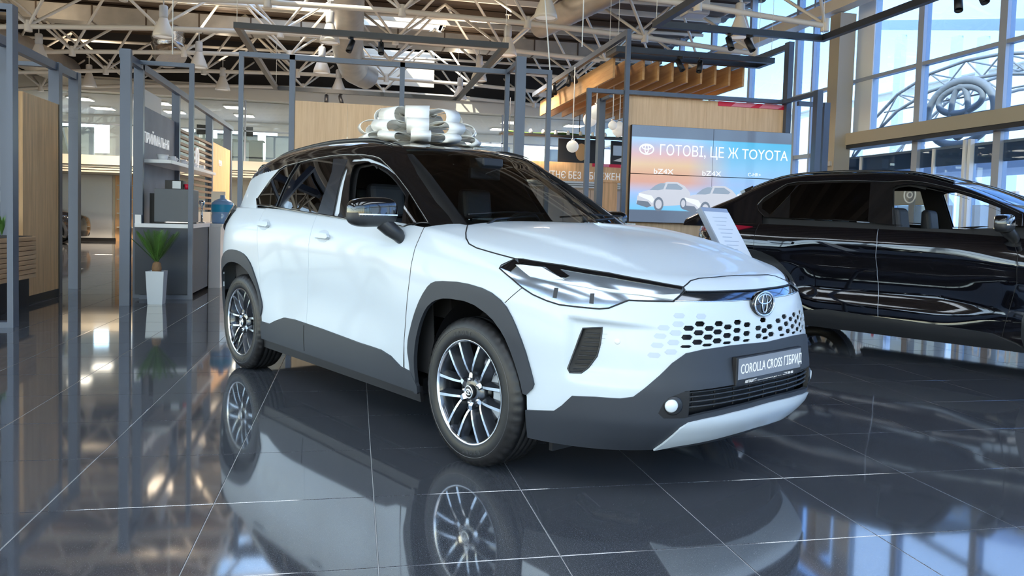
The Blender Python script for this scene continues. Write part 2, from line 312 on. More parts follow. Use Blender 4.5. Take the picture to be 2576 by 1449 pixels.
TR={
'arch_f_out':[(4.53,0.308),(4.517,0.371),(4.475,0.527),(4.42,0.651),(4.36,0.736),(4.254,0.783),(4.082,0.784),(3.894,0.75),(3.829,0.716),(3.764,0.631),(3.689,0.492),(3.637,0.368),(3.626,0.289),(3.638,0.234),(3.646,0.148)],
'arch_f_in':[(4.473,0.237),(4.456,0.326),(4.412,0.464),(4.366,0.564),(4.284,0.644),(4.15,0.689),(3.965,0.669),(3.874,0.633),(3.807,0.575),(3.746,0.476),(3.702,0.362),(3.682,0.233),(3.691,0.091)],
'arch_r_out':[(1.835,0.262),(1.852,0.309),(1.817,0.393),(1.769,0.486),(1.695,0.587),(1.585,0.65),(1.45,0.674),(1.31,0.676),(1.199,0.651),(1.081,0.592)],
'arch_r_in':[(1.811,0.322),(1.778,0.407),(1.705,0.48),(1.628,0.536),(1.499,0.576),(1.362,0.586),(1.262,0.57),(1.134,0.518)],
'sill_top':[(1.826,0.19),(1.951,0.189),(2.044,0.224),(2.168,0.262),(2.312,0.268),(2.678,0.259),(3.117,0.242),(3.356,0.241),(3.458,0.224),(3.552,0.181),(3.653,0.169)],
'gap_front':[(3.637,0.973),(3.653,0.937),(3.656,0.844),(3.65,0.73),(3.627,0.557),(3.591,0.359),(3.574,0.181)],
'gap_mid':[(2.524,0.894),(2.544,0.846),(2.542,0.83),(2.53,0.668),(2.476,0.418),(2.468,0.252)],
'hood_gap':[(3.778,1.207),(3.901,1.079),(3.969,1.018),(4.022,0.986),(4.087,0.977),(4.226,0.976),(4.351,0.976)],
'hood_lip':[(5.194,0.949),(5.271,0.986),(5.339,0.999),(5.529,1.019)],
'headlight':[(4.289,0.909),(4.292,0.927),(4.351,0.975),(4.396,0.983),(4.6,0.997),(4.828,0.994),(5.018,0.976),(5.199,0.951),(5.19,0.928),(5.119,0.872),(5.035,0.869),(4.922,0.863),(4.884,0.839),(4.841,0.81),(4.803,0.8),(4.713,0.795),(4.632,0.791),(4.574,0.8),(4.504,0.817),(4.444,0.841),(4.375,0.875)],
'hl_inner_white':[(4.372,0.946),(4.413,0.954),(4.51,0.964),(4.611,0.933),(4.635,0.926),(4.576,0.914),(4.468,0.906)],
'hl_drl':[(4.467,0.908),(4.626,0.918),(4.751,0.914),(4.902,0.907),(5.075,0.903),(5.159,0.911),(5.117,0.88),(4.969,0.894),(4.836,0.895),(4.735,0.903),(4.593,0.905)],
'hl_brown':[(4.514,0.973),(4.592,0.975),(4.655,0.946),(4.637,0.934),(4.615,0.934)],
'hl_topstrip':[(4.367,0.979),(4.601,0.992),(4.828,0.989),(5.017,0.971),(5.189,0.948),(5.178,0.936),(5.013,0.957),(4.83,0.971),(4.608,0.974),(4.492,0.966),(4.386,0.953)],
'hex':[(5.179,0.725),(5.235,0.749),(5.282,0.722),(5.338,0.747),(5.389,0.725),(5.455,0.748),(5.519,0.728),(5.168,0.674),(5.226,0.699),(5.272,0.673),(5.326,0.7),(5.379,0.676),(5.445,0.701),(5.508,0.677),(5.587,0.702),(5.595,0.747),(5.162,0.622),(5.217,0.646),(5.264,0.628),(5.319,0.649),(5.374,0.634),(5.436,0.653),(5.5,0.636),(5.577,0.653)],
'hexfaint':[(5.138,0.795),(5.131,0.748),(5.067,0.725),(5.118,0.699),(5.052,0.678),(5.107,0.645),(5.04,0.626),(5.096,0.592),(5.027,0.57),(5.245,0.792)],
'dark_top':[(4.479,0.163),(4.622,0.195),(4.661,0.237),(4.704,0.299),(4.801,0.313),(4.899,0.319),(4.949,0.334),(4.998,0.394),(5.089,0.508),(5.16,0.577),(5.238,0.598)],
'dark_top2':[(4.959,0.375),(5.01,0.435),(5.09,0.528),(5.154,0.581),(5.242,0.605),(5.39,0.619),(5.576,0.619)],
'lip_white':[(5.088,0.032),(5.139,0.174),(5.242,0.203),(5.382,0.22),(5.56,0.228),(5.466,0.077),(5.31,0.06),(5.174,0.043)],
'grille_low':[(5.046,0.247),(5.065,0.309),(5.101,0.348),(5.15,0.374),(5.327,0.384),(5.35,0.394),(5.549,0.396),(5.555,0.267),(5.378,0.258),(5.24,0.24),(5.151,0.219),(5.069,0.22)],
'vent':[(4.734,0.677),(4.817,0.696),(4.81,0.6),(4.799,0.534),(4.764,0.463),(4.737,0.431),(4.688,0.425),(4.68,0.446),(4.7,0.534)],
'recess':[(4.737,0.682),(4.763,0.714),(5.022,0.756),(4.995,0.727),(4.817,0.693)],
'dlo':[(0.066,0.2),(0.007,0.326),(0.102,0.658),(0.195,0.858),(0.274,0.91),(0.489,0.923),(0.696,0.957),(0.924,0.99),(1.032,1),(1.184,1.026),(1.365,1.166),(1.482,1.419),(1.604,1.514),(1.743,1.58),(1.869,1.632),(2.013,1.639),(2.139,1.67),(1.978,0.373),(1.728,0.117),(1.432,0.098),(1.292,0.1),(1.147,0.105),(0.889,0.118),(0.542,0.146)],
'hole':[(1.222,0.879),(1.319,0.921),(1.453,1.076),(1.544,1.283),(1.624,1.386),(1.727,1.448),(1.841,1.457),(1.883,1.447),(1.925,0.94),(1.947,0.371),(1.719,0.179),(1.401,0.11),(1.346,0.313),(1.288,0.528),(1.245,0.7)],
'strip_top':[(1.171,0.937),(1.298,0.98),(1.43,1.16),(1.509,1.349),(1.592,1.478),(1.685,1.566),(1.677,1.521),(1.563,1.383),(1.484,1.215),(1.402,1.009),(1.206,0.91)],
'strip_side':[(1.148,0.806),(1.171,0.81),(1.198,0.575),(1.24,0.345),(1.286,0.122),(1.219,0.122),(1.198,0.281),(1.164,0.501),(1.15,0.658)],
'qglass':[(1.882,1.573),(2.018,1.577),(2.127,1.559),(1.988,0.539),(1.948,1.216)],
'rdglass':[(0.522,0.878),(0.712,0.913),(0.94,0.946),(0.993,0.74),(1.001,0.544),(1.008,0.315),(1.018,0.134),(0.881,0.142),(0.581,0.17),(0.54,0.538)],
'rqglass':[(0.098,0.229),(0.037,0.338),(0.131,0.652),(0.22,0.823),(0.295,0.884),(0.407,0.9),(0.409,0.639),(0.397,0.375),(0.405,0.185)],
}
TB={
'gap_mid':[(2.745,0.986),(2.765,0.871),(2.759,0.559),(2.789,0.304),(2.817,0.016)],
'gap_rear':[(1.595,0.948),(1.582,0.854),(1.588,0.685)],
'clad_top':[(2.143,0.151),(2.322,0.186),(2.808,0.166),(3.247,0.154),(3.688,0.139),(3.904,0.052)],
'handle_r':[(1.736,0.836),(1.849,0.836),(1.999,0.831),(1.988,0.81),(1.768,0.81)],
'handle_f':[(2.852,0.812),(2.953,0.817),(3.095,0.811)],
'dlo':[(0.083,0.278),(-0.003,0.463),(-0.033,0.619),(0.014,0.767),(0.236,1.031),(0.33,1.073),(0.665,1.046),(1.041,1.036),(1.208,1.054),(1.555,1.316),(1.775,1.382),(2.035,1.555),(2.248,1.503),(2.265,0.743),(1.922,0.316),(1.301,0.199),(1.088,0.237),(0.314,0.251)],
'hole':[(1.237,0.913),(1.273,0.956),(1.508,1.099),(1.662,1.19),(1.888,1.239),(2.094,1.257),(2.119,0.525),(1.813,0.281),(1.523,0.219),(1.306,0.213)],
'rdglass':[(0.293,0.773),(0.365,0.969),(0.67,0.978),(1.033,0.979),(1.087,0.25),(0.341,0.26)],
'rq':[(0.031,0.486),(0.015,0.629),(0.242,0.965),(0.339,0.958),(0.272,0.717),(0.135,0.322)],
'crease':[(2.409,0.542),(2.771,0.534),(3.372,0.47)],
'mirror':[(2.054,0.462)],
'tail':[],
}
# ------------------------------------------------------------ setting: floor
TX,TY,TX0,TY0=.607,.627,.095,2.43
flr=struct(box('floor','grout',-12,9,-7,32,-.10,-.0016))
def tile_mesh(nm):
    a,b=TX/2-.0014,TY/2-.0014; c=.0015
    v=[(-a,-b,-.0085),(a,-b,-.0085),(a,b,-.0085),(-a,b,-.0085),(-a,-b,-c),(a,-b,-c),(a,b,-c),(-a,b,-c),(-a+c,-b+c,0),(a-c,-b+c,0),(a-c,b-c,0),(-a+c,b-c,0)]
    f=[(0,1,5,4),(1,2,6,5),(2,3,7,6),(3,0,4,7),(4,5,9,8),(5,6,10,9),(6,7,11,10),(7,4,8,11),(8,9,10,11)]
    return v,f
tv,tf=tile_mesh('tile'); tm=bpy.data.meshes.new('tile'); tm.from_pydata(tv,[],tf); tm.materials.append(MAT['tile'])
cells=[]
for i in range(-20,15):
    for j in range(-9,47):
        x=TX0+(i+.5)*TX; y=TY0+(j+.5)*TY
        if x<-12 or x>9 or y>31.6 or y<-3: continue
        v=Vector((x,y,-1.1364)); z=v.dot(_w); vis=False
        if z>.3:
            u=1288+1916.4*v.dot(_r)/z; w=640.3+1916.4*v.dot(_d)/z
            vis=-260<u<2836 and w<1750
        cells.append((0 if vis else 1,v.length,x,y))
cells.sort()
for k,(a,b,x,y) in enumerate(cells[:298]):
    if a: continue
    o=bpy.data.objects.new('tile',tm); COL.objects.link(o); o.parent=flr; o.location=(x,y,0)
rest=MB()
for a,b,x,y in [c for k,c in enumerate(cells) if k>=298 or c[0]]: rest.add([(x+p[0],y+p[1],p[2]) for p in tv],tf)
tag(rest.build('far_tiles','tile',flr,fix=False),kind='stuff')
# ------------------------------------------------------------ ceiling deck with skylight
CZ=6.35
OPEN=[(-.1,2.3,19.7,24.2),(-2.8,-1.0,13.4,19.2)]+[(x,x+2.6,-5.2,1.6) for x in (-7.4,-3.2,1.0,5.2)]+[(-8.6,-6.0,3.2,9.0)]
def cells_(fn):
    xs=sorted({-12.2,9.3}|{o[0] for o in OPEN}|{o[1] for o in OPEN}); ys=sorted({-7,32}|{o[2] for o in OPEN}|{o[3] for o in OPEN})
    for a,b in zip(xs,xs[1:]):
        for c,d in zip(ys,ys[1:]):
            if not any(o[0]<=(a+b)/2<=o[1] and o[2]<=(c+d)/2<=o[3] for o in OPEN): fn(a,b,c,d)
dk=MB()
def strip(x0,x1,y0,y1):
    k0=int(math.floor(y0/.12)); ys=[y0]+[k*.12 for k in range(k0+1,int(y1/.12)+1) if y0<k*.12<y1]+[y1]; v=[];f=[]
    for y in ys:
        z=CZ+(.045 if int(round(y/.12))%4<2 else 0); v+=[(x0,y,z),(x1,y,z)]
    for k in range(len(ys)-1): f.append((2*k,2*k+1,2*k+3,2*k+2))
    dk.add(v,f)
cells_(strip); struct(dk.build('ceiling','deck_brown',fix=False))
r=MB(); cells_(lambda a,b,c,d:r.box(a,b,c,d,CZ+.06,CZ+.25))
o=r.build('ceiling_roof','dark_wall'); o['kind']='structure'; tag(o,'dark roof slab above the ribbed deck')
for n,(a,b,c,d) in enumerate(OPEN[1:]):
    m=MB(); m.box(a-.05,a,c,d,CZ,CZ+.5); m.box(b,b+.05,c,d,CZ,CZ+.5); m.box(a-.05,b+.05,c-.05,c,CZ,CZ+.5); m.box(a-.05,b+.05,d,d+.05,CZ,CZ+.5)
    w_=struct(m.build('window_%d'%(n+2),'cream')); box('pane','diffuse_pane' if n else 'window_glass',a,b,c,d,CZ+.4,CZ+.41,w_)
    for k in range(1,4): box('window_bar','truss_paint',a,b,c+(d-c)*k/4-.03,c+(d-c)*k/4+.03,CZ+.30,CZ+.39,w_)
sky=MB(); sky.box(-.16,-.1,19.7,24.2,CZ,CZ+1.1); sky.box(2.3,2.36,19.7,24.2,CZ,CZ+1.1); sky.box(-.16,2.36,19.64,19.7,CZ,CZ+1.1); sky.box(-.16,2.36,24.2,24.26,5.15,CZ+1.1)
sw=struct(sky.build('window_1','cream')); tag(sw,'roof skylight well with pale painted sides')
for k in range(4): box('window_bar','truss_paint',-.1,2.3,20.5+k*.95,20.56+k*.95,CZ+1.02,CZ+1.1,sw)
box('pane','window_glass',-.1,2.3,19.7,24.2,CZ+1.1,CZ+1.11,sw)
for y in [a*1.21 for a in range(8,22)]:
    o=box('trim_%d'%(int(y*10)),'truss_paint' if int(y/1.21)%2 else 'deck_brown',-12,9,y,y+.07,CZ-.13,CZ-.005); struct(o)
# ------------------------------------------------------------ walls
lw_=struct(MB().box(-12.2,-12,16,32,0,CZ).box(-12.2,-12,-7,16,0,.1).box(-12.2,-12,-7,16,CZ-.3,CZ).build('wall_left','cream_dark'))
for k in range(12): box('mullion','mullion',-12.1,-11.95,-6.9+2*k,-6.75+2*k,.1,CZ-.3,lw_)
for z in (2.9,4.8): box('transom','mullion',-12.08,-11.98,-7,16,z,z+.1,lw_)
# rear service wall under the mezzanine, mezzanine, upper glazing
bw=struct(box('wall_back','cream',-12,9,26.95,27.1,0,2.15))
box('door_panel','white_paint',-9.6,-7.72,26.88,26.95,.10,2.13,bw); box('skirting','plastic_black',-12,-7.6,26.86,26.95,0,.10,bw)
box('timber_panel','oak',-7.62,-6.2,26.86,26.95,0,2.13,bw); 
for k in range(4): box('shelf','cream',-7.5,-6.3,26.6,26.86,.45+k*.45,.48+k*.45,bw)
struct(box('wall_back_upper','dark_wall',-12,9,25.2,25.3,4.95,CZ))
mz=struct(box('wall_mezzanine','cream',-12,9,24.8,31,2.36,2.64))
for k in range(3): box('fascia_strip','cream',-12,9,24.86+.03*k,31,2.29-.075*k,2.345-.075*k,mz)
bm_=struct(box('trim_beam','cream',-12,9,24.75,25.2,4.52,4.95)); box('beam_line','cream_dark',-12,9,24.70,24.75,4.86,4.9,bm_)
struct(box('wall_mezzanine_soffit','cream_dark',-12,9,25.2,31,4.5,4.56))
wb=MB()
wb.box(-12,9,31,31.1,2.64,3.1); wb.box(-12,9,31,31.1,4.15,4.52)
for x in range(-12,10,3): wb.box(x,x+.5,31,31.1,3.1,4.15)
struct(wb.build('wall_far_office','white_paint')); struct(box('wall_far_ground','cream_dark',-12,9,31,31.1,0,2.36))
for i in range(9):
    for j in range(2):
        t=thing('ceiling_light','%s warm square office ceiling light from the left, %s row'%(['first','second','third','fourth','fifth','sixth','seventh','eighth','ninth'][i],['front','rear'][j]),'lamp',(-10.8+2.3*i,26.4+2.2*j,4.46),0,'office ceiling lights'); box('frame','white_paint',-.33,.33,-.33,.33,.0,.04,t); box('diffuser','office_light',-.3,.3,-.3,.3,-.008,0,t)
g=thing('glass_partition','full-width office glazing with thin dark mullions above the cream mezzanine edge','glazing',(0,24.95,2.64))
for x in [-11.5+1.62*k for k in range(13)]: box('mullion','mullion',x,x+.05,-.03,.03,0,1.88,g)
box('transom','mullion',-12,9,-.03,.03,.92,.96,g); box('pane','window_glass',-12,9,.0,.01,0,1.88,g)
for k,x in enumerate([-10.9,-9.3,-6.2,-4.4,-2.9,-1.0,1.5,4.0,6.5]):
    t=thing('desk_screen','frosted blue office divider behind the mezzanine glass, number %s counted from the left'%['one','two','three','four','five','six','seven','eight','nine'][k],'divider',(x,26.2,2.64),0,'office dividers behind the mezzanine glass')
    box('screen_panel','frost',0,1.25,0,.04,.05,.95,t); box('foot_rail','plastic_dark',0,1.25,-.05,.09,0,.05,t)
for k,x in enumerate([-10.2,-9.95,-9.7]):
    tag(MB().prism([(0,0),(.10,0),(-.10,.85),(-.2,.85)],26.0,26.3,'Y').build('document_board',['white_paint','plastic_dark','cream'][k]),['white tilted board leaning behind the mezzanine glass','black tilted board leaning behind the mezzanine glass','cream tilted board leaning behind the mezzanine glass'][k],'board'); bpy.context.view_layer.update(); COL.objects[-1].location=(x+1.2,-.45,2.64)
for k,(x,nm) in enumerate([(-5.15,'left'),(-3.9,'right')]):
    t=thing('office_desk','dark desk with a monitor on the mezzanine, %s one of two'%nm,'desk',(x,25.6,2.646)); box('desk_top','plastic_dark',0,1.0,0,.5,.68,.72,t); box('cabinet','plastic_dark',.55,.95,.05,.45,0,.68,t); box('leg','plastic_dark',0,.05,.2,.25,0,.68,t); box('monitor','plastic_dark',.2,.65,.2,.24,.84,1.15,t); box('monitor_foot','plastic_dark',.38,.46,.18,.26,.72,.84,t)
# rear showroom car area wall opening floor light comes from world
# ------------------------------------------------------------ right glass wall
gw=struct(MB().box(8.95,9.1,-7,31.2,0,.08).build('wall_right','mullion'))
def gm(nm,m,*a): return box(nm,m,*a,gw)
for y,w_,z in [(14.55,.10,CZ),(13.95,.05,CZ),(10.95,.13,CZ),(9.32,.13,CZ),(7.7,.13,CZ),(6.1,.13,CZ),(4.5,.13,CZ),(2.9,.13,CZ),(1.2,.13,CZ),(-1,.13,CZ),(-3,.13,CZ),(-5,.13,CZ),(16.5,.1,CZ),(18.5,.1,CZ),(20.5,.1,CZ),(22.5,.1,CZ),(24.5,.1,CZ)]: gm('mullion','mullion',8.94,9.08,y-w_/2,y+w_/2,.08,z)
gm('white_reveal','outside_white',8.98,9.12,12.15,12.62,2.6,CZ); 
gm('transom','mullion',8.95,9.07,-7,31,3.79,3.85); gm('transom','mullion',8.95,9.07,-7,31,5.55,5.6)
gm('transom_low','mullion',8.95,9.07,13,15,2.52,2.60)
bb=gm('cross_beam','column_paint',8.72,9.1,-7,13.0,2.63,2.84); gm('beam_gasket','frame_dark',8.74,9.05,-7,12.6,2.56,2.63)
gm('band','grey_band',9.02,9.05,5,13.6,2.14,2.40); gm('band_edge','white_top',9.0,9.06,5,13.6,2.40,2.44)
for y in (12.35,10.57,9.3,7.7): gm('band_post','white_top',8.97,9.03,y-.02,y+.02,.1,2.42)
for y in (9.9,9.8): gm('door_frame','outside_white',8.93,9.05,y-.025,y+.025,.08,2.5)
gm('lobby_rail','white_top',8.9,8.96,8.9,9.95,1.66,1.7)
gm('pane','outdoor_dim_glass',9.0,9.01,-7,31,.08,CZ)
# printed film on the lower panes (seen mirrored in the floor)
for k,(y0,y1) in enumerate([(11.5,12.9),(10.1,11.3),(8.6,9.7),(7.0,8.3),(5.2,6.7),(3.4,4.9)]):
    gm('window_film','banner',8.955,8.975,y0,y1,.1,1.52)
    text('film_text',['ПРОГУЛЯНКА','СЕРВІС','ПРОГУЛЯНКА','ДОРОГИ','ПЕРША','ДОРОГИ'][k],.17,'white_letter',gw,frame_m((8.95,y1-.08,.95),(0,-1,0),(0,0,1)),.002); 
    text('film_text',['ДО СОНЦЯ','','ДО НН','ТОЧ','ЛІНІЯ','ТОЧ'][k] or 'ДО',.26,'white_letter',gw,frame_m((8.95,y1-.1,.5),(0,-1,0),(0,0,1)),.002)
mm=MB(); mm.tube([(8.94,11.0+.13*math.cos(a),1.70+.13*math.sin(a)) for a in [2*PI*k/24 for k in range(24)]],.012,6,closed=True); mm.tube([(8.94,11.0+.06*math.cos(a),1.70+.045*math.sin(a)) for a in [2*PI*k/24 for k in range(24)]],.012,6,closed=True); mm.build('round_mark','white_letter',gw)
gm('sign_board','grey_band',8.955,8.98,10.2,11.9,1.53,1.88)
tag(MB().lathe([(.14,0),(.14,.02),(.07,.02),(.02,.62),(.0,.63)],20).build('traffic_cone','cone_red'),'tall slim red cone on the floor beyond the black car','cone'); COL.objects[-1].location=(8.3,10.9,0)
# column
c=struct(MB().box(8.5,8.82,12.45,12.75,0,5.0).build('trim_column','column_paint')); box('sign_plate','grey_band',8.46,8.5,12.5,12.68,2.25,2.33,c)
# front facade behind the camera: glazed
ff=struct(MB().box(-12,9,-7.1,-6.95,0,.1).build('wall_front','mullion'))
for k in range(11): box('mullion','mullion',-12+2.1*k-.06,-12+2.1*k+.06,-7.1,-6.95,.1,CZ,ff)
box('pane','front_glass',-12,9,-7.03,-7.02,.1,CZ,ff); box('pane','front_glass',-12.03,-12.02,-7,16,.1,CZ-.3,lw_); box('transom','mullion',-12,9,-7.08,-6.98,2.9,3.0,ff); box('transom','mullion',-12,9,-7.08,-6.98,4.8,4.9,ff)
# ------------------------------------------------------------ outside
struct(box('floor_outside','outside_ground',-60,120,-60,90,-.35,-.12))
ob=thing('outside_building','long sunlit cream building with a pale parapet far beyond the right glazing','building',(26,10,-.12)); box('facade','outside_cream',0,6,-25,60,0,8.0,ob); box('parapet','outside_white',-.3,6.2,-25.2,60.2,8.0,8.5,ob)
for k in range(10): box('window','frost',-.05,.05,-20+6*k,-17+6*k,1.2,4.4,ob)
oe=thing('outside_frame','white steel window frame standing outside with blue sky in its panes','frame',(14,0,-.12))
box('head_beam','outside_white',0,.15,14,19.8,0,0,oe) if False else MB().add([(0,13,5.6),(0,19.8,7.2),(0,19.8,6.95),(0,13,5.35),(.15,13,5.6),(.15,19.8,7.2),(.15,19.8,6.95),(.15,13,5.35)],[(0,1,2,3),(4,5,6,7),(0,1,5,4),(3,2,6,7),(0,3,7,4),(1,2,6,5)]).build('head_beam','mullion',oe)
MB().add([(.05,13,5.6),(.05,19.8,7.2),(.05,19.8,11),(.05,13,11),(.1,13,5.6),(.1,19.8,7.2),(.1,19.8,11),(.1,13,11)],[(0,1,2,3),(4,5,6,7),(0,1,5,4),(3,2,6,7),(0,3,7,4),(1,2,6,5)]).build('roof_gable','outside_white',oe)
for y,w_ in ((19.45,.12),(17.95,.26),(16.0,.22),(15.2,.22),(13.6,.2)): box('upright','outside_white',0,.15,y-w_/2,y+w_/2,0,5.2+(y-13)*.235,oe)
# arched canopy with emblem
cz=thing('arched_canopy','arched steel lattice canopy with a large three-ellipse emblem outside the right glazing','canopy',(12,0,-.12))
arc=[(17.3,2.85),(16.51,3.45),(15.32,4.18),(14.35,4.47),(13.37,4.56),(12.51,4.52),(11.2,4.3),(10,3.85),(8.8,3.1)]
for off,dz,nm in ((0,0,'arch_tube'),(0,-.38,'arch_tube'),(1.3,-.1,'arch_tube'),(1.3,-.5,'arch_tube')):
    MB().tube([(off,y,z+dz+.12) for y,z in arc],.035,8).build(nm,'cream_dark',cz)
for i in range(len(arc)-1):
    for off in (0,1.3):
        a,b=arc[i],arc[i+1]; ym,zm=(a[0]+b[0])/2,(a[1]+b[1])/2
        rod('lattice_bar','cream_dark',(off,a[0],a[1]+.12),(off,ym,zm-.38+.12),.018,cz,6); rod('lattice_bar','cream_dark',(off,ym,zm-.26),(off,b[0],b[1]+.12),.018,cz,6)
    rod('purlin','cream_dark',(0,arc[i][0],arc[i][1]+.12),(1.3,arc[i][0],arc[i][1]),.018,cz,6)
for z in (2.9,3.25,3.6,3.95): rod('tie_bar','cream_dark',(0,17-(z-2.9)*1.2,z),(0,9+(z-2.9)*1.1,z),.018,cz,6)
MB().box(-.1,1.5,8.5,17.5,2.45,2.62).build('canopy_ledge','outside_white',cz)
for y in (9,13,17): rod('prop','mullion',(.6,y,.0),(.6,y,2.45),.06,cz)
def emblem(name,m,parent,mtx,w,h,r,n=36,flat=.5):
    e=MB()
    def el(cx,cy,a,b,rr): e.tube([(cx+a*math.cos(t),cy+b*math.sin(t),0) for t in [2*PI*k/n for k in range(n)]],rr,8,closed=True,flat=flat)
    el(0,0,w/2,h/2,r); el(0,h*.20,w*.33,h*.20,r*.8); el(0,.02*h,w*.125,h*.40,r*.8)
    return e.build(name,m,parent,mtx=mtx)
emblem('emblem','cream_dark',cz,frame_m((-.12,13.34,3.62),(0,-1,0),(0,0,1)),1.74,1.28,.085,flat=.7)
# ------------------------------------------------------------ space frame roof
sf=thing('space_frame','cream painted tubular space frame carrying the roof of the hall','roof frame',(0,0,0))
NX=[.8+2.42*k for k in range(-5,4)]; NY=[12.25+2.42*k for k in range(6)]
zb=lambda x:4.95-.0052*(x-.8)**2
zt=lambda x:6.15-.004*(x-.8)**2
for j,y in enumerate(NY):
    for i,x in enumerate(NX):
        if i+1<len(NX): rod('chord','truss_paint',(x,y,zb(x)),(NX[i+1],y,zb(NX[i+1])),.052,sf)
        rod('node','truss_paint',(x,y,zb(x)-.10),(x,y,zb(x)+.12),.075,sf)
        for sx in (-1,1):
            for sy in (-1,1):
                X,Y=x+sx*1.21,y+sy*1.21
                if X<9: rod('brace','truss_paint',(x,y,zb(x)+.02),(X,Y,zt(X)),.03,sf,6)
for j in range(7):
    y=NY[0]-1.21+2.42*j
    rod('top_chord','truss_paint',(-11.8,y,zt(-11)),(8.6,y,zt(8.5)),.04,sf)
tag(box('edge_beam','truss_paint',8.35,8.6,-6.9,26,5.02,5.22),'cream edge beam running along the top of the right glazing','beam')
# ------------------------------------------------------------ ducts
d=thing('rectangular_duct','long galvanised rectangular air duct crossing under the roof deck','duct',(0,20,5.5))
for k in range(14): box('duct_section','duct_metal',-8.6+1.2*k,-8.6+1.2*k+1.185,0,.5,0,.38,d); 
for k in range(15): box('flange','deck_brown',-8.62+1.2*k,-8.6+1.2*k+.015,-.012,.512,-.012,.392,d)
def rduct(name,lab,pts,r,rib=.0,m='duct_metal'):
    t=thing(name,lab,'duct',pts[0]); b=MB(); P=[]; R=[]
    for i in range(len(pts)-1):
        a,c_=Vector(pts[i]),Vector(pts[i+1]); n=max(2,int((c_-a).length/.09))
        for k in range(n): P.append(a.lerp(c_,k/n)-Vector(pts[0])); R.append(r+(rib if k%2 else 0))
    P.append(Vector(pts[-1])-Vector(pts[0])); R.append(r)
    b.tube(P,R,20); b.build('duct_pipe',m,t); return t
rduct('round_duct','thick silver spiral duct dropping from the skylight zone above the white car',[(-.25,15.2,5.75),(-.25,17.4,5.5),(-.24,19.4,5.1),(-.1,20.9,4.95),(.25,21.5,4.9)],.36,.012)
rduct('round_duct','wide ribbed duct running away along the upper left of the hall',[(-8.7,15,5.02),(-8.3,24.6,5.02)],.40,.012)
rduct('round_duct','ribbed silver duct running towards the glazing at the upper right',[(3.9,16.5,5.35),(5.2,12.5,5.6),(6.0,9.5,5.8)],.26,.010)
rduct('foil_duct','crumpled foil duct hanging below the rectangular duct at the left',[(-4.55,20.2,5.55),(-4.55,20.2,5.0),(-4.45,20.1,4.75)],.36,.03,'foil')
t=thing('vent_box','white crumpled fabric vent box beside the lamp at the upper right','vent',(5.75,12.6,4.75)); box('box_body','lamp_house',-.2,.22,-.15,.2,0,.5,t,.03); box('collar','foil',-.12,.12,-.1,.12,.5,.9,t,.02)
# ------------------------------------------------------------ high bay lamps
def lamp():
    t=thing('high_bay_lamp','bell-shaped high-bay lamp','lamp')
    MB().lathe([(.075,.0),(.085,.02),(.11,.10),(.16,.22),(.185,.30),(.19,.36),(.182,.36),(.15,.22),(.10,.10),(.07,.03)],24).build('shade','lamp_shade',t,mtx=Matrix.Translation((0,0,.36))@Matrix.Diagonal((1,1,-1,1)))
    MB().lathe([(0,.36),(.07,.36),(.08,.40),(.08,.58),(.06,.60),(0,.60)],16).build('housing','lamp_house',t)
    MB().tube([(0,0,.6),(0,0,.80)],.012,6).tube([(-.06,0,.80),(.06,0,.80)],.012,6).build('hook','lamp_house',t)
    MB().lathe([(0,.0),(.165,.0),(.165,.012),(0,.012)],20).build('lens','globe',t,mtx=Matrix.Translation((0,0,.02)))
    ld=bpy.data.lights.new('bulb','SPOT'); ld.energy=LAMP_W; ld.spot_size=2.7; ld.spot_blend=.8; ld.color=(1,.80,.58); ld.shadow_soft_size=.22
    lo=bpy.data.objects.new('bulb',ld); COL.objects.link(lo); lo.parent=t; lo.location=(0,0,-.03)
    l2=bpy.data.lights.new('truss_fill','AREA'); l2.shape='DISK'; l2.size=.25; l2.energy=UP_W; l2.color=(1,.84,.64)  # upward light added to brighten the trusses, not a part of the lamp
    o2=bpy.data.objects.new('truss_fill',l2); COL.objects.link(o2); o2.parent=t; o2.location=(0,0,.83); o2.rotation_euler=(PI,0,0)
    return t
LAMP_W=1200; UP_W=38
L0=lamp()
LP=[(-3.61,15.65,'largest bell lamp at the top left, in front of the silver rectangular duct'),(-7.01,19.1,'bell lamp at the far upper left, hanging just above the dark partition beam'),(-3.56,18.73,'bell lamp hanging above the thin corner post of the coffee bay'),(-3.56,21.94,'small bell lamp hanging in front of the cream mezzanine beam, right of the white cable'),(-7.13,22.79,'small bell lamp over the office windows at the far left'),(-.53,15.09,'bell lamp hanging against the left side of the thick silver duct'),(-.80,18.1,'bell lamp between the two dark horizontal beams below the thick silver duct'),(-.49,21.1,'lowest bell lamp directly below the thick silver duct'),(2.91,15.06,'bell lamp above the right end of the long hanging rail'),(2.82,18.06,'bell lamp behind the sloping arm of the hanging rail'),(2.78,21.1,'smallest bell lamp at the far lower corner of the hanging rail'),(6.45,12.3,'large bell lamp at the upper right in front of the white vent box'),(2.95,12.1,'bell lamp cut by the top edge of the picture, right of centre')]
for i,(x,y,lab) in enumerate(LP):
    o=L0 if i==0 else copy_tree(L0); o.location=(x,y,4.35 if i!=6 else 4.3); o['label']=lab; o['group']='high bay lamps under the space frame'
    if i not in (10,11,12):
        for ch in o.children:
            if i in (0,2) and ch.type=='LIGHT' and ch.data.type=='AREA': ch.data=ch.data.copy(); ch.data.energy=UP_W*.25
            if ch.type=='LIGHT' and ch.data.type=='SPOT': ch.data=ch.data.copy(); ch.data.energy=LAMP_W*(.05 if i in (0,2) else .25 if i in (5,1) else .5)
        
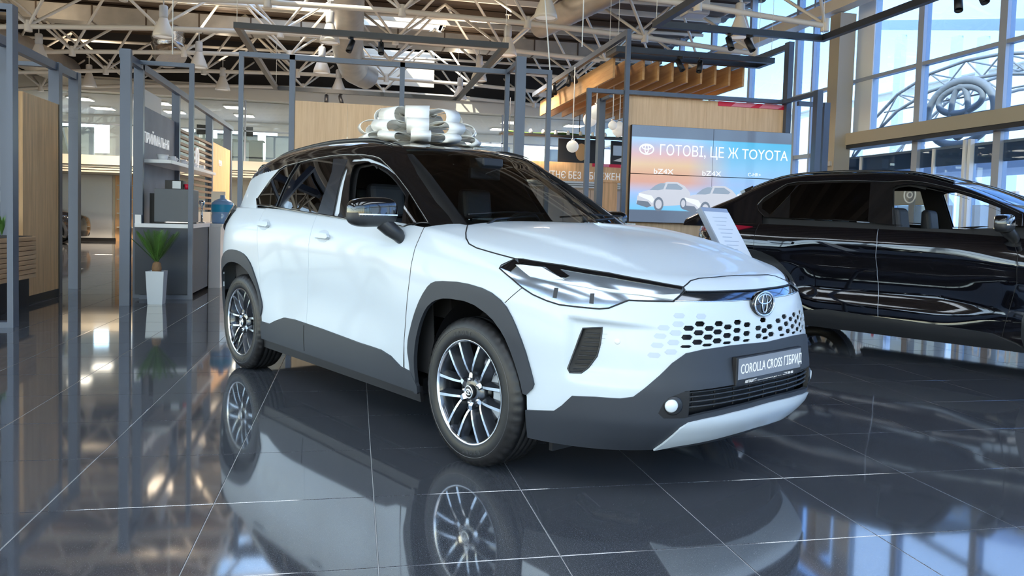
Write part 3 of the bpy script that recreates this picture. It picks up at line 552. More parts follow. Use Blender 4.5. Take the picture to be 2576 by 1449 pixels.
# hanging cables
for i,(p,q,lab) in enumerate([((-2.62,11.9,6.0),(-2.62,11.9,3.35),'white cable hanging down in front of the mezzanine at the left'),((1.95,9.05,6.0),(2.27,9.0,2.92),'white cable dropping to the corner of the open frame'),((2.75,9.3,6.0),(2.75,9.3,3.3),'white cable hanging left of the timber baffles')]):
    t=MB().tube([Vector(p)-Vector(q),Vector((0,0,0))],.008,6).build('hanging_cable','white_paint'); t.location=q; tag(t,lab,'cable')
# ------------------------------------------------------------ display frames
FZ=2.92
def fr(name,label,posts,beams,m='frame_blue'):
    t=thing(name,label,'frame',(posts[0][0],posts[0][2],0)); ox,oy=posts[0][0],posts[0][2]
    for p in posts: box('post',m,p[0]-ox,p[1]-ox,p[2]-oy,p[3]-oy,p[4] if len(p)>4 else 0,p[5] if len(p)>5 else FZ,t)
    for b in beams: box('beam',m,b[0]-ox,b[1]-ox,b[2]-oy,b[3]-oy,b[4],b[5],t)
    return t
fr('open_frame','tall blue-grey metal frame at the left edge standing in front of the timber planter',
 [(-3.09,-3.04,7.70,7.82),(-3.79,-3.67,9.28,9.40),(-3.79,-3.67,10.62,10.74),(-3.80,-3.68,11.33,11.45),(-5.6,-5.5,7.70,7.82)],
 [(-5.6,-3.09,7.70,7.82,FZ-.05,FZ),(-5.6,-3.09,7.70,7.82,0,.05),(-3.77,-3.69,7.82,11.34,FZ-.10,FZ-.005),(-6.4,-3.79,10.64,10.72,FZ-.06,FZ-.01),(-6.4,-3.79,9.3,9.38,FZ-.06,FZ-.01),(-3.69,-3.09,7.73,7.79,FZ-.05,FZ-.005)])
fr('open_frame','blue-grey metal frame around the coffee bay with a thin front hoop over the palm',
 [(-2.63,-2.52,9.43,9.50),(-2.70,-2.59,10.24,10.31),(-2.72,-2.61,12.32,12.40),(-2.77,-2.65,15.25,15.36),(-2.79,-2.63,17.35,17.5),(-2.03,-1.975,10.10,10.15)],
 [(-2.66,-2.59,9.5,17.4,FZ-.09,FZ-.005),(-2.59,-2.03,10.10,10.15,FZ-.05,FZ),(-2.59,-2.03,10.10,10.15,0,.05)])
fr('open_frame','wide blue-grey metal frame behind the white car and its bow',
 [(-1.31,-1.26,9.12,9.18),(-.76,-.70,9.12,9.24),(.49,.545,9.12,9.18),(1.75,1.80,9.10,9.16),(1.72,1.83,8.33,8.40),(2.24,2.29,8.97,9.03)],
 [(-1.26,1.75,9.12,9.18,FZ-.055,FZ),(1.755,1.80,8.40,9.10,FZ-.055,FZ-.005),(1.83,2.24,8.97,9.03,FZ-.055,FZ),(1.80,1.83,8.97,9.03,FZ-.055,FZ)])
fr('open_frame','blue-grey metal frame holding the timber wall with the big screens',
 [(3.05,3.11,9.98,10.04),(3.57,3.63,9.94,10.0,0,3.74),(3.36,3.45,10.40,10.52,0,2.86),(6.02,6.10,9.98,10.10,0,3.76),(5.90,5.98,9.05,9.15),(6.36,6.45,9.58,9.68,0,2.86)],
 [(3.11,3.57,9.98,10.04,FZ-.055,FZ),(3.63,6.02,9.94,10.02,FZ-.055,FZ),(5.92,5.98,9.15,10.0,FZ-.055,FZ-.004),(3.38,3.43,10.04,10.40,FZ-.10,FZ-.06),(5.98,6.44,9.6,9.66,2.80,2.86),(3.57,3.63,10.0,15.6,3.66,3.74),(6.02,6.08,10.1,15.6,3.66,3.74),(3.63,6.02,15.54,15.6,3.66,3.74)],'frame_blue')
# hanging rails
def rail(label,x0,x1,y0,y1,z,spots,w=.08):
    t=thing('hanging_rail',label,'rail',(x0,y0,z))
    X,Y=x1-x0,y1-y0
    box('rail_bar','frame_dark',0,X,0,w,0,w,t); box('rail_bar','frame_dark',0,X,Y-w,Y,0,w,t); box('rail_bar','frame_dark',0,w,w,Y-w,0,w,t); box('rail_bar','frame_dark',X-w,X,w,Y-w,0,w,t)
    for (sx,sy) in ((.04,.04),(X-.04,.04),(.04,Y-.04),(X-.04,Y-.04)): rod('suspension_wire','truss_paint',(sx,sy,w),(sx,sy,4.9-z),.004,t,5)
    return t
rail('long dark hanging light rail crossing the picture above the white car',-1.66,2.15,11.03,16.4,3.6,[])
rail('dark hanging light rail bending towards the camera at the upper right',3.66,6.1,3.2,9.28,3.6,[])
rail('dark hanging light rail framing the front of the timber baffles',3.62,6.12,10.52,10.98,3.56,[])
def spot():
    t=thing('spotlight','x','spotlight')
    box('adapter','plastic_black',-.012,.012,-.05,.05,-.03,0,t); MB().tube([(0,0,-.03),(0,0,-.07)],.008,6).build('stem','plastic_black',t)
    MB().lathe([(0,-.09),(.04,-.09),(.042,.10),(.036,.10),(.03,.06),(0,.06)],16,axis='Z').build('can','plastic_black',t,mtx=Matrix.Translation((0,0,-.12))@Matrix.Rotation(2.6,4,'X'))
    MB().lathe([(0,.06),(.030,.06),(.030,.065),(0,.065)],14).build('lens','lamp_chrome',t,mtx=Matrix.Translation((0,0,-.12))@Matrix.Rotation(2.6,4,'X'))
    return t
S0=spot()
SP=[(-.62,16.36,3.6,'left black spotlight above the tan timber wall behind the bow'),(-.33,16.36,3.6,'right black spotlight above the tan timber wall behind the bow'),(-.1,11.08,3.6,'left of two black spotlights under the long hanging rail'),(.32,11.08,3.6,'right of two black spotlights under the long hanging rail'),
(4.62,10.56,3.56,'left black spotlight in front of the timber baffles'),(4.93,10.56,3.56,'right black spotlight in front of the timber baffles'),(4.72,9.24,3.6,'left black spotlight under the upper right rail near the big lamp'),(5.0,9.24,3.6,'right black spotlight under the upper right rail near the big lamp'),
(6.06,6.9,3.6,'left black spotlight against the sky at the top right corner'),(6.06,6.6,3.6,'right black spotlight against the sky at the top right corner'),
(3.6,12.6,3.66,'upper one of the left baffle spotlight pair'),(3.6,12.9,3.66,'second one of the left baffle spotlight pair'),(3.6,13.9,3.66,'third black spotlight down the sloping rail beside the baffles'),(3.6,14.2,3.66,'last black spotlight down the sloping rail beside the baffles')]
for i,(x,y,z,lab) in enumerate(SP):
    o=S0 if i==0 else copy_tree(S0); o.location=(x,y,z); o['label']=lab; o['group']='black spotlights on the hanging rails'; o.rotation_euler=(0,0,[0,.5,-.6][i%3])
# timber baffles
bf=thing('slatted_canopy','hanging canopy of orange-brown timber baffles above the cafe zone','canopy',(3.75,11.02,3.28))
for k in range(10): box('baffle','baffle_wood',.235*k,.235*k+.035,0,4.6,0,.30,bf); 
for k in range(3): box('carrier','frame_dark',-.03,2.2,.5+1.7*k,.56+1.7*k,.30,.34,bf)
# ------------------------------------------------------------ left partition, planter
t=thing('timber_partition','tall oak board partition behind the planter at the left','partition',(-3.66,9.38,0))
for k in range(5): box('board','oak',0,.055,.208*k,.208*k+.206,.09,2.37,t)
box('plinth','plastic_black',.005,.05,0,1.04,0,.09,t); box('edge_trim','frame_dark',-.01,.06,1.04,1.075,0,2.37,t)
t=thing('planter','long timber-slatted planter on a black base at the left edge','planter',(-3.95,7.9,0))
box('base','plastic_black',.05,.44,.05,1.39,0,.32,t)
for k in range(9): box('slat','oak_slat',0,.5,0,1.43,.325+.051*k,.325+.051*k+.046,t,.006)
box('soil','soil',.03,.47,.03,1.40,.74,.785,t)
def rosette(x,y,h,n,lab):
    p=thing('succulent',lab,'plant',(x,y,.785)); 
    for k in range(n):
        a=random.uniform(0,2*PI); tl=random.uniform(.15,.5); H=h*random.uniform(.7,1.1); dx,dy=math.cos(a)*tl*H,math.sin(a)*tl*H; w=.02
        px,py=-math.sin(a)*w,math.cos(a)*w
        MB().add([(0,0,0),(dx*.4+px,dy*.4+py,H*.5),(dx*.4-px,dy*.4-py,H*.5),(dx,dy,H),(dx*.4+.012,dy*.4,H*.52)],[(0,1,4),(0,4,2),(1,3,4),(4,3,2),(0,2,1),(1,2,3)]).build('leaf','leaf' if k%3 else 'frost' if k%5==0 else 'leaf_dark',p)
rosette(-3.66,8.35,.22,14,'spiky green succulent in the planter at the very left edge'); rosette(-3.62,8.62,.26,16,'tallest spiky green succulent in the planter, left of the frame post'); rosette(-3.7,9.1,.24,12,'dark fleshy succulent in the planter, right of the frame post')
# ------------------------------------------------------------ coffee bay
t=thing('concrete_partition','grey concrete-look partition of the coffee bay with raised white lettering','partition',(-2.72,10.31,0))
box('panel','concrete_panel',0,.05,0,2.01,0,2.43,t); box('header','cream',0,.03,.2,1.27,2.435,2.66,t)
text('sign_letters','ПРИЙМАЛЬНЯ',.19,'white_letter',t,frame_m((.055,.25,1.97),(0,1,0),(0,0,1)),.006)
t=thing('slat_partition','dark horizontal slat screen between the grey partition and the oak panel','partition',(-2.70,12.40,0))
for k in range(13): box('slat','slat_dark',0,.05,0,2.84,1.12+.1*k,1.16+.1*k,t)
for y in (0.02,1.4,2.78): box('upright','frame_dark',-.04,0,y,y+.04,0,2.40,t)
box('lower_panel','cream_dark',0,.04,0,2.84,.0,1.08,t)
MB().tube([(.07,1.35+.10*math.cos(a),1.98+.17*math.sin(a)) for a in [2*PI*k/20 for k in range(20)]],.022,6,closed=True).build('ring_sign','white_letter',t)
t=thing('timber_panel','fluted oak panel at the far end of the coffee bay','partition',(-2.70,15.36,0))
for k in range(14): box('flute','oak',0,.05,.142*k,.142*k+.132,.3,2.40,t)
box('backing','oak',-.02,.0,0,1.98,.3,2.40,t); text('sign_letters','ELPA',.16,'white_letter',t,frame_m((.055,.6,2.0),(0,1,0),(0,0,1)),.006)
box('base','plastic_black',0,.05,0,1.98,0,.3,t)
tag(MB().box(-2.67,-2.30,10.42,13.6,1.70,1.745,bev=.004).build('wall_shelf','white_top'),'white shelf on the grey partition carrying cups','shelf')
def cup(x,y,z,r,h,lab,m='white_top',g='white cups on the shelf'):
    p=thing('cup',lab,'cup',(x,y,z),0,g); MB().lathe([(0,0),(r*.6,0),(r*.75,.01),(r,h),(r*.93,h),(r*.68,.015),(0,.015)],18).build('body',m,p)
    MB().tube([(r*.9,0,h*.8),(r*1.35,0,h*.7),(r*1.3,0,h*.35),(r*.8,0,h*.3)],.005,6).build('handle',m,p)
cup(-2.45,10.62,1.745,.075,.075,'large white bowl-shaped cup at the near end of the shelf')
for k in range(7): cup(-2.40-.05*(k%2),10.95+.33*k,1.745,.045,.08,'white cup on the shelf, %s behind the large bowl-shaped cup'%['first','second','third','fourth','fifth','sixth','seventh'][k])
t=thing('service_counter','blue-black counter with a thick white top inside the coffee bay','counter',(-2.66,10.17,0))
box('front_panel','dark_blue_panel',0,.62,.0,.04,.05,.885,t); box('worktop','white_top',0,.66,-.02,1.25,.885,.935,t,.005); box('side_panel','dark_blue_panel',.60,.64,.04,1.2,.05,.885,t); box('upstand','white_top',0,.07,0,.04,.935,1.04,t)
t=thing('reception_counter','dark reception counter with a white worktop and a white end leg beside the white car','counter',(-2.55,11.6,0))
box('worktop','white_top',0,.68,0,1.9,.885,.925,t,.005); box('body','plastic_black',.05,.44,.05,1.85,0,.885,t); box('end_leg','white_top',.50,.66,.0,1.85,0,.885,t); box('rail','frame_dark',.46,.49,-.02,.02,.1,.6,t)
t=thing('coffee_machine','large matt grey coffee machine block on the white counter','machine',(-2.47,10.3,.935))
box('body','machine_grey',0,.43,0,.5,.02,.44,t,.006); box('plinth','plastic_black',.02,.41,.02,.48,0,.02,t); box('drip_strip','chrome',.12,.40,-.01,0,.015,.025,t); box('side_tower','plastic_black',-.09,-.01,.15,.5,0,.38,t)
t=thing('display_unit','small black unit with a silver screen on top of the coffee machine','device',(-2.38,10.45,1.375)); box('body','plastic_black',0,.22,0,.14,0,.115,t,.004); box('screen','silver_pot',.09,.19,-.006,0,.01,.105,t)
t=thing('cup','small red cup on the coffee machine beside the black display unit','cup',(-2.125,10.5,1.375)); MB().lathe([(0,0),(.028,0),(.036,.07),(.033,.07),(.026,.01),(0,.01)],16).build('body','red_film',t)
t=thing('water_bottle','large blue transparent water bottle with a bright blue label on the reception counter','bottle',(-1.93,12.0,.925))
MB().lathe([(0,0),(.14,0),(.155,.02),(.155,.12),(.148,.14),(.155,.16),(.155,.30),(.12,.34),(.04,.37),(.035,.42),(0,.42)],28).build('body','bottle_blue',t)
MB().lathe([(.157,.17),(.158,.28)],28).build('label','label_blue',t)
t=thing('dispenser','slim chrome tap dispenser standing left of the water bottle','dispenser',(-2.22,12.0,.925)); MB().lathe([(0,0),(.05,0),(.05,.01),(.015,.02),(.015,.25),(.04,.28),(.04,.33),(0,.34)],16).build('body','chrome',t)
t=thing('brochure_stand','tall pale brochure stand behind the water bottle','stand',(-2.3,13.2,.925)); box('board','cream',0,.22,0,.02,0,.5,t); box('foot','white_top',0,.22,-.06,.08,0,.012,t)
# palm
t=thing('potted_palm','small sago palm in a tapered silver pot in front of the coffee bay','plant',(-2.275,9.62,0))
MB().add([(-.08,-.08,0),(.08,-.08,0),(.08,.08,0),(-.08,.08,0),(-.10,-.10,.39),(.10,-.10,.39),(.10,.10,.39),(-.10,.10,.39),(-.088,-.088,.39),(.088,-.088,.39),(.088,.088,.39),(-.088,.088,.39),(-.085,-.085,.36),(.085,-.085,.36),(.085,.085,.36),(-.085,.085,.36)],[(3,2,1,0),(0,1,5,4),(1,2,6,5),(2,3,7,6),(3,0,4,7),(4,5,9,8),(5,6,10,9),(6,7,11,10),(7,4,8,11),(8,9,13,12),(9,10,14,13),(10,11,15,14),(11,8,12,15),(12,13,14,15)]).build('pot','silver_pot',t)
MB().lathe([(0,.36),(.05,.37),(.055,.42),(.045,.48),(.02,.50),(0,.505)],14).build('trunk','trunk',t)
for k in range(17):
    a=2*PI*k/17+.3; tl=.35+.5*(k%3)/2; Lf=.40; m=MB()
    pts=[Vector((math.cos(a)*tl*s*Lf,math.sin(a)*tl*s*Lf,.48+Lf*s*(1-.16*tl*s))) for s in [i/12 for i in range(13)]]
    m.tube(pts,[.006-.0035*i/12 for i in range(13)],4)
    side=Vector((-math.sin(a),math.cos(a),0))
    for i in range(2,13):
        p=pts[i]; d=(pts[i]-pts[i-1]).normalized(); l=.075*math.sin(PI*min(1,(i+1)/14))+.015
        for s in (-1,1):
            for q in (0,.5):
                b=p-(pts[i]-pts[i-1])*q; e=b+side*s*l*.75+d*l; w=d*.008
                m.add([b-w,b+w,e],[(0,1,2)])
    m.build('frond','leaf' if k%2 else 'leaf_dark',t,fix=False)
# ------------------------------------------------------------ centre timber wall
t=thing('timber_wall','wide pale oak wall behind the bow of the white car','wall panel',(-.73,9.6,0))
for k in range(3): box('board','oak_light',.62*k,.62*k+.618,0,.06,.12,2.47,t)
box('plinth','frame_dark',0,1.86,.01,.05,0,.12,t)
# ------------------------------------------------------------ screens
t=thing('timber_wall','oak wall behind the four big screens','wall panel',(3.64,10.06,0))
for k in range(4): box('board','oak_light',.597*k,.597*k+.595,0,.06,.05,2.865,t)
box('red_film','red_film',1.36,2.38,-.012,-.002,2.80,2.865,t); 
for a in (1.55,1.98): MB().prism([(a,2.802),(a+.3,2.802),(a+.42,2.863),(a+.08,2.863)],-.016,-.012,'Y').build('pink_stripe','pink_film',t)
vw=thing('video_wall','video wall of four screens showing an advertisement with three silver cars','screen',(3.69,9.93,0))
VX0,VX1,VZ0,VZ1=0,2.42,1.125,2.46
def scr_mat():
    m=bpy.data.materials.new('screen');m.use_nodes=True;N=m.node_tree.nodes;L=m.node_tree.links;b=N['Principled BSDF'];b.inputs['Roughness'].default_value=.12
    tc=N.new('ShaderNodeTexCoord');se=N.new('ShaderNodeSeparateXYZ');L.new(tc.outputs['Object'],se.inputs[0])
    def ramp(pts,src,a,b_):
        mr=N.new('ShaderNodeMapRange');mr.inputs[1].default_value=a;mr.inputs[2].default_value=b_;L.new(src,mr.inputs[0]);r=N.new('ShaderNodeValToRGB')
        while len(r.color_ramp.elements)<len(pts): r.color_ramp.elements.new(.5)
        for e,(p,c) in zip(r.color_ramp.elements,pts): e.position=p;e.color=(*c,1)
        L.new(mr.outputs[0],r.inputs[0]);return r
    g=(.11,.15,.22);v=ramp([(0,g),(.125,g),(.135,(.16,.50,.78)),(.30,(.30,.45,.75)),(.42,(.55,.30,.24)),(.50,(.58,.34,.24)),(.60,(.62,.46,.30)),(.70,(.58,.38,.40)),(.80,(.38,.42,.58)),(.872,(.30,.52,.78)),(.88,g),(1,g)],se.outputs[2],VZ0,VZ1)
    v2=ramp([(0,g),(.125,g),(.135,(.16,.50,.78)),(.42,(.26,.42,.70)),(.6,(.20,.46,.72)),(.872,(.08,.42,.68)),(.88,g),(1,g)],se.outputs[2],VZ0,VZ1)
    h=ramp([(0,(0,0,0)),(.35,(0,0,0)),(.62,(1,1,1)),(1,(1,1,1))],se.outputs[0],VX0,VX1)
    mx=N.new('ShaderNodeMix');mx.data_type='RGBA';L.new(h.outputs[0],mx.inputs[0]);L.new(v.outputs[0],mx.inputs[6]);L.new(v2.outputs[0],mx.inputs[7])
    b.inputs['Base Color'].default_value=(.01,.01,.01,1);L.new(mx.outputs[2],b.inputs['Emission Color']);b.inputs['Emission Strength'].default_value=SCR_E
    MAT['screen']=m
SCR_E=.55; scr_mat()
for i in range(2):
    for j in range(2):
        box('bezel','plastic_black',1.21*i+.002,1.21*i+1.208,.03,.09,VZ0+.6675*j+.002,VZ0+.6675*j+.6655,vw)
        MB().box(1.21*i+.005,1.21*i+1.205,.018,.03,VZ0+.6675*j+.005,VZ0+.6675*j+.662).build('display','screen',vw)
mat('ad_white',(.2,.2,.2),.3,emit=(.62,.76,.88),es=.62); mat('ad_silver',(.1,.1,.1),.3,emit=(.42,.44,.50),es=.6); mat('ad_dark',(.02,.02,.02),.3,emit=(.12,.15,.2),es=.6); mat('ad_glass',(.05,.05,.05),.3,emit=(.2,.26,.34),es=.6); mat('ad_light',(.1,.1,.1),.3,emit=(.62,.66,.72),es=.6)
emblem('screen_emblem','ad_white',vw,frame_m((.22,.012,2.13),(1,0,0),(0,0,1)),.20,.135,.009,flat=.4)
text('screen_text','ГОТОВІ, ЦЕ Ж TOYOTA',.205,'ad_white',vw,frame_m((.40,.012,2.06),(1,0,0),(0,0,1)),.001,sx=.85)
text('screen_text','bZ4X',.10,'ad_white',vw,frame_m((.33,.012,1.80),(1,0,0),(0,0,1)),.001,sx=1.25); text('screen_text','bZ4X',.10,'ad_white',vw,frame_m((1.05,.012,1.80),(1,0,0),(0,0,1)),.001,sx=1.25); text('screen_text','C-HR+',.07,'ad_white',vw,frame_m((1.75,.012,1.82),(1,0,0),(0,0,1)),.001)
def adcar(x,z,s,flip=1):
    # flat printed picture of a car on the screen
    def P(pts,m,y): MB().prism([(x+a*s*flip,z+b*s) for a,b in pts],y,y-.0008,'Y').build('picture_car',m,vw)
    P([(0,.10),(.02,.30),(.10,.40),(.32,.46),(.5,.47),(.62,.62),(.85,.70),(1.15,.70),(1.35,.60),(1.5,.45),(1.55,.20),(1.45,.12),(1.1,.08),(.3,.02)],'ad_silver',.014)
    P([(.36,.47),(.52,.60),(.66,.66),(.80,.66),(.74,.50),(.6,.47)],'ad_glass',.012); P([(.80,.50),(.86,.65),(1.12,.66),(1.30,.55),(1.25,.50)],'ad_glass',.012)
    P([(0,.08),(.02,.18),(.32,.16),(.42,.05),(.3,0)],'ad_dark',.012); P([(.05,.38),(.42,.32),(.5,.22),(.44,.12),(.34,.2),(.06,.3)],'ad_light',.012)
    for cx,cz,a,b in ((.62,.10,.14,.19),(1.32,.14,.09,.15)):
        P([(cx+a*math.cos(t),cz+b*math.sin(t)) for t in [2*PI*k/20 for k in range(20)]],'ad_dark',.011); P([(cx+a*.65*math.cos(t),cz+b*.65*math.sin(t)) for t in [2*PI*k/20 for k in range(20)]],'ad_silver',.009)
adcar(.10,1.33,.52); adcar(.78,1.28,.55); adcar(1.58,1.40,.42)
# ------------------------------------------------------------ cafe zone behind
t=thing('sign_fascia','oak fascia board with white lettering over the cafe counter','sign',(2.95,16.0,0))
box('board','oak',0,3.3,0,.06,1.97,2.37,t); box('ledge','oak',0,3.9,.06,.4,2.33,2.37,t); text('sign_letters','МАЙБУТНЄ БЕЗ ОБМЕЖЕНЬ',.215,'white_letter',t,frame_m((.58,-.006,2.02),(1,0,0),(0,0,1)),.006,sx=.76)
box('red_stripe','red_film',2.1,3.3,-.01,0,2.30,2.37,t); box('post','oak',0.05,.35,.02,.06,0,1.97,t); box('post','oak',2.3,2.7,.02,.06,0,1.97,t)
for a in (2.2,2.75): box('pink_stripe','pink_film',a,a+.28,-.014,-.01,2.305,2.365,t)
t=thing('back_panel','pale grey storage wall under the fascia board','cabinet',(3.3,16.4,0)); 
for k in range(5): box('door','grey_band',.62*k,.62*k+.61,0,.04,.1,1.8,t)
box('body','cream_dark',0,3.1,.04,.4,0,1.85,t)
t=thing('picture_panel','black picture panel with a tan oval shape above the fascia board','picture',(4.3,16.1,2.37)); box('panel','plastic_black',0,1.05,0,.04,0,.52,t)
MB().prism([(.52+.13*math.cos(a),.24+.19*math.sin(a)) for a in [2*PI*k/16 for k in range(16)]],-.008,0,'Y').build('oval','tan',t)
t=thing('menu_screen','blue and white menu screen right of the black picture panel','screen',(5.5,16.1,2.37)); box('panel','plastic_black',0,1.3,0,.04,0,.52,t); box('display','frost',.05,1.25,-.01,0,.2,.42,t); MB().prism([(.05,.08),(.9,.02),(1.2,.14),(.3,.18)],-.012,0,'Y').build('white_shape','white_paint',t)
t=thing('plant_shelf','hanging dark shelf with glasses and greenery above the cafe','shelf',(2.9,15.4,2.86)); box('board','frame_dark',0,3.4,0,.3,0,.03,t)
for k in range(3): rod('hanger','frame_dark',(.2+1.5*k,.15,.03),(.2+1.5*k,.15,.75),.01,t,6)
for k in range(12):
    x=3.0+.27*k; g=thing('glass_jar','small pale jar on the hanging shelf','jar',(x,15.52,2.89),0,'jars on the hanging shelf'); g['label']='%s pale jar from the left on the hanging cafe shelf'%['first','second','third','fourth','fifth','sixth','seventh','eighth','ninth','tenth','eleventh','twelfth'][k]
    MB().lathe([(0,0),(.035,0),(.04,.07),(.02,.09),(.02,.10),(0,.10)],10).build('body','white_top' if k%3 else 'cream',g)
tag(MB().tube([(0,0,0),(.5,.02,-.03),(1.2,0,.01),(2,.02,-.04),(3,0,0)],.03,6).build('trailing_plant','leaf_dark'),'thin dark green trailing plant lying along the hanging shelf','plant'); COL.objects[-1].location=(3.05,15.55,2.92)
def gl(x,y,z,r,lab):
    t=thing('globe_lamp',lab,'lamp',(x,y,z)); MB().lathe([(r*math.sin(PI*k/14),-r*math.cos(PI*k/14)) for k in range(15)],24).build('globe','globe',t); rod('pendant_rod','white_top',(0,0,r),(0,0,3.62-z),.008,t,6); MB().lathe([(0,0),(.03,0),(.03,.03),(0,.03)],12).build('cap','chrome',t,mtx=Matrix.Translation((0,0,r-.006)))
gl(3.83,12.0,2.895,.125,'larger upper white globe lamp of the pair left of the dark post'); gl(3.80,12.25,2.80,.115,'lower white globe lamp overlapping the larger one'); gl(3.47,12.1,2.33,.10,'lowest white globe lamp hanging alone above the white car'); gl(4.13,12.05,2.70,.075,'smallest white globe lamp between the dark posts'); gl(4.30,12.2,2.66,.125,'white globe lamp partly hidden by the frame post right of the smallest one')
# spec stand between the cars
def spec():
    TL,TR,BR,BL=[Vector(v) for v in SPEC]
    t=thing('spec_stand','slanted blue-grey information stand with a white printed sheet between the two cars','stand',tuple(((BL+BR)/2).xy)+(0,))
    o=Vector(t.location); xa=(TR-TL).normalized(); ya=((TL-BL).normalized()); ya=(ya-xa*ya.dot(xa)).normalized(); na=xa.cross(ya)
    w=(TR-TL).length; h=(TL-BL).length*1.0; M=frame_m(TL-ya*h-o,xa,ya)
    MB().box(0,w,0,h,-.05,0,bev=.004).build('board','mullion',t,mtx=M); MB().box(.012,w-.004,0.02,h-.045,.001,.003).build('sheet','white_top',t,mtx=M)
    for k in range(9): MB().box(w*.25,w*(.6+.1*(k%3)),h*(.2+.075*k),h*(.2+.075*k)+.006,.003,.0035).build('print_line','silver_pot',t,mtx=M)
    b=TL-ya*h-o+xa*w/2-na*.03; rod('leg','frame_blue',(b.x,b.y,0.02),tuple(b+ya*.2),.025,t,10); MB().lathe([(0,0),(.16,0),(.16,.015),(0,.02)],24).build('foot_plate','frame_blue',t,mtx=Matrix.Translation((b.x,b.y,0)))
SPEC=[(2.886,6.054,1.276),(3.225,6.239,1.270),(3.379,5.979,0.786),(3.030,5.798,0.835)]
spec()
# ------------------------------------------------------------ panel builder on analytic body surfaces
def in_poly(px,py,poly):
    x=np.asarray(px);y=np.asarray(py);c=np.zeros(x.shape,bool);n=len(poly)
    for i in range(n):
        x1,y1=poly[i-1];x2,y2=poly[i]
        if y1==y2: continue
        k=((y1>y)!=(y2>y))&(x<(x2-x1)*(y-y1)/(y2-y1)+x1); c^=k
    return c
def resamp(poly,h):
    out=[];n=len(poly)
    for i in range(n):
        a=np.array(poly[i],float);b=np.array(poly[(i+1)%n],float);k=max(1,int(math.ceil(np.linalg.norm(b-a)/h)))
        for j in range(k): out.append(tuple(a+(b-a)*j/k))
    return out
def smooth_loop(poly,it=1):
    for _ in range(it):
        q=[];n=len(poly)
        for i in range(n):
            a,b=np.array(poly[i]),np.array(poly[(i+1)%n]); q+=[tuple(a*.78+b*.22),tuple(a*.22+b*.78)]
        poly=q
    return poly
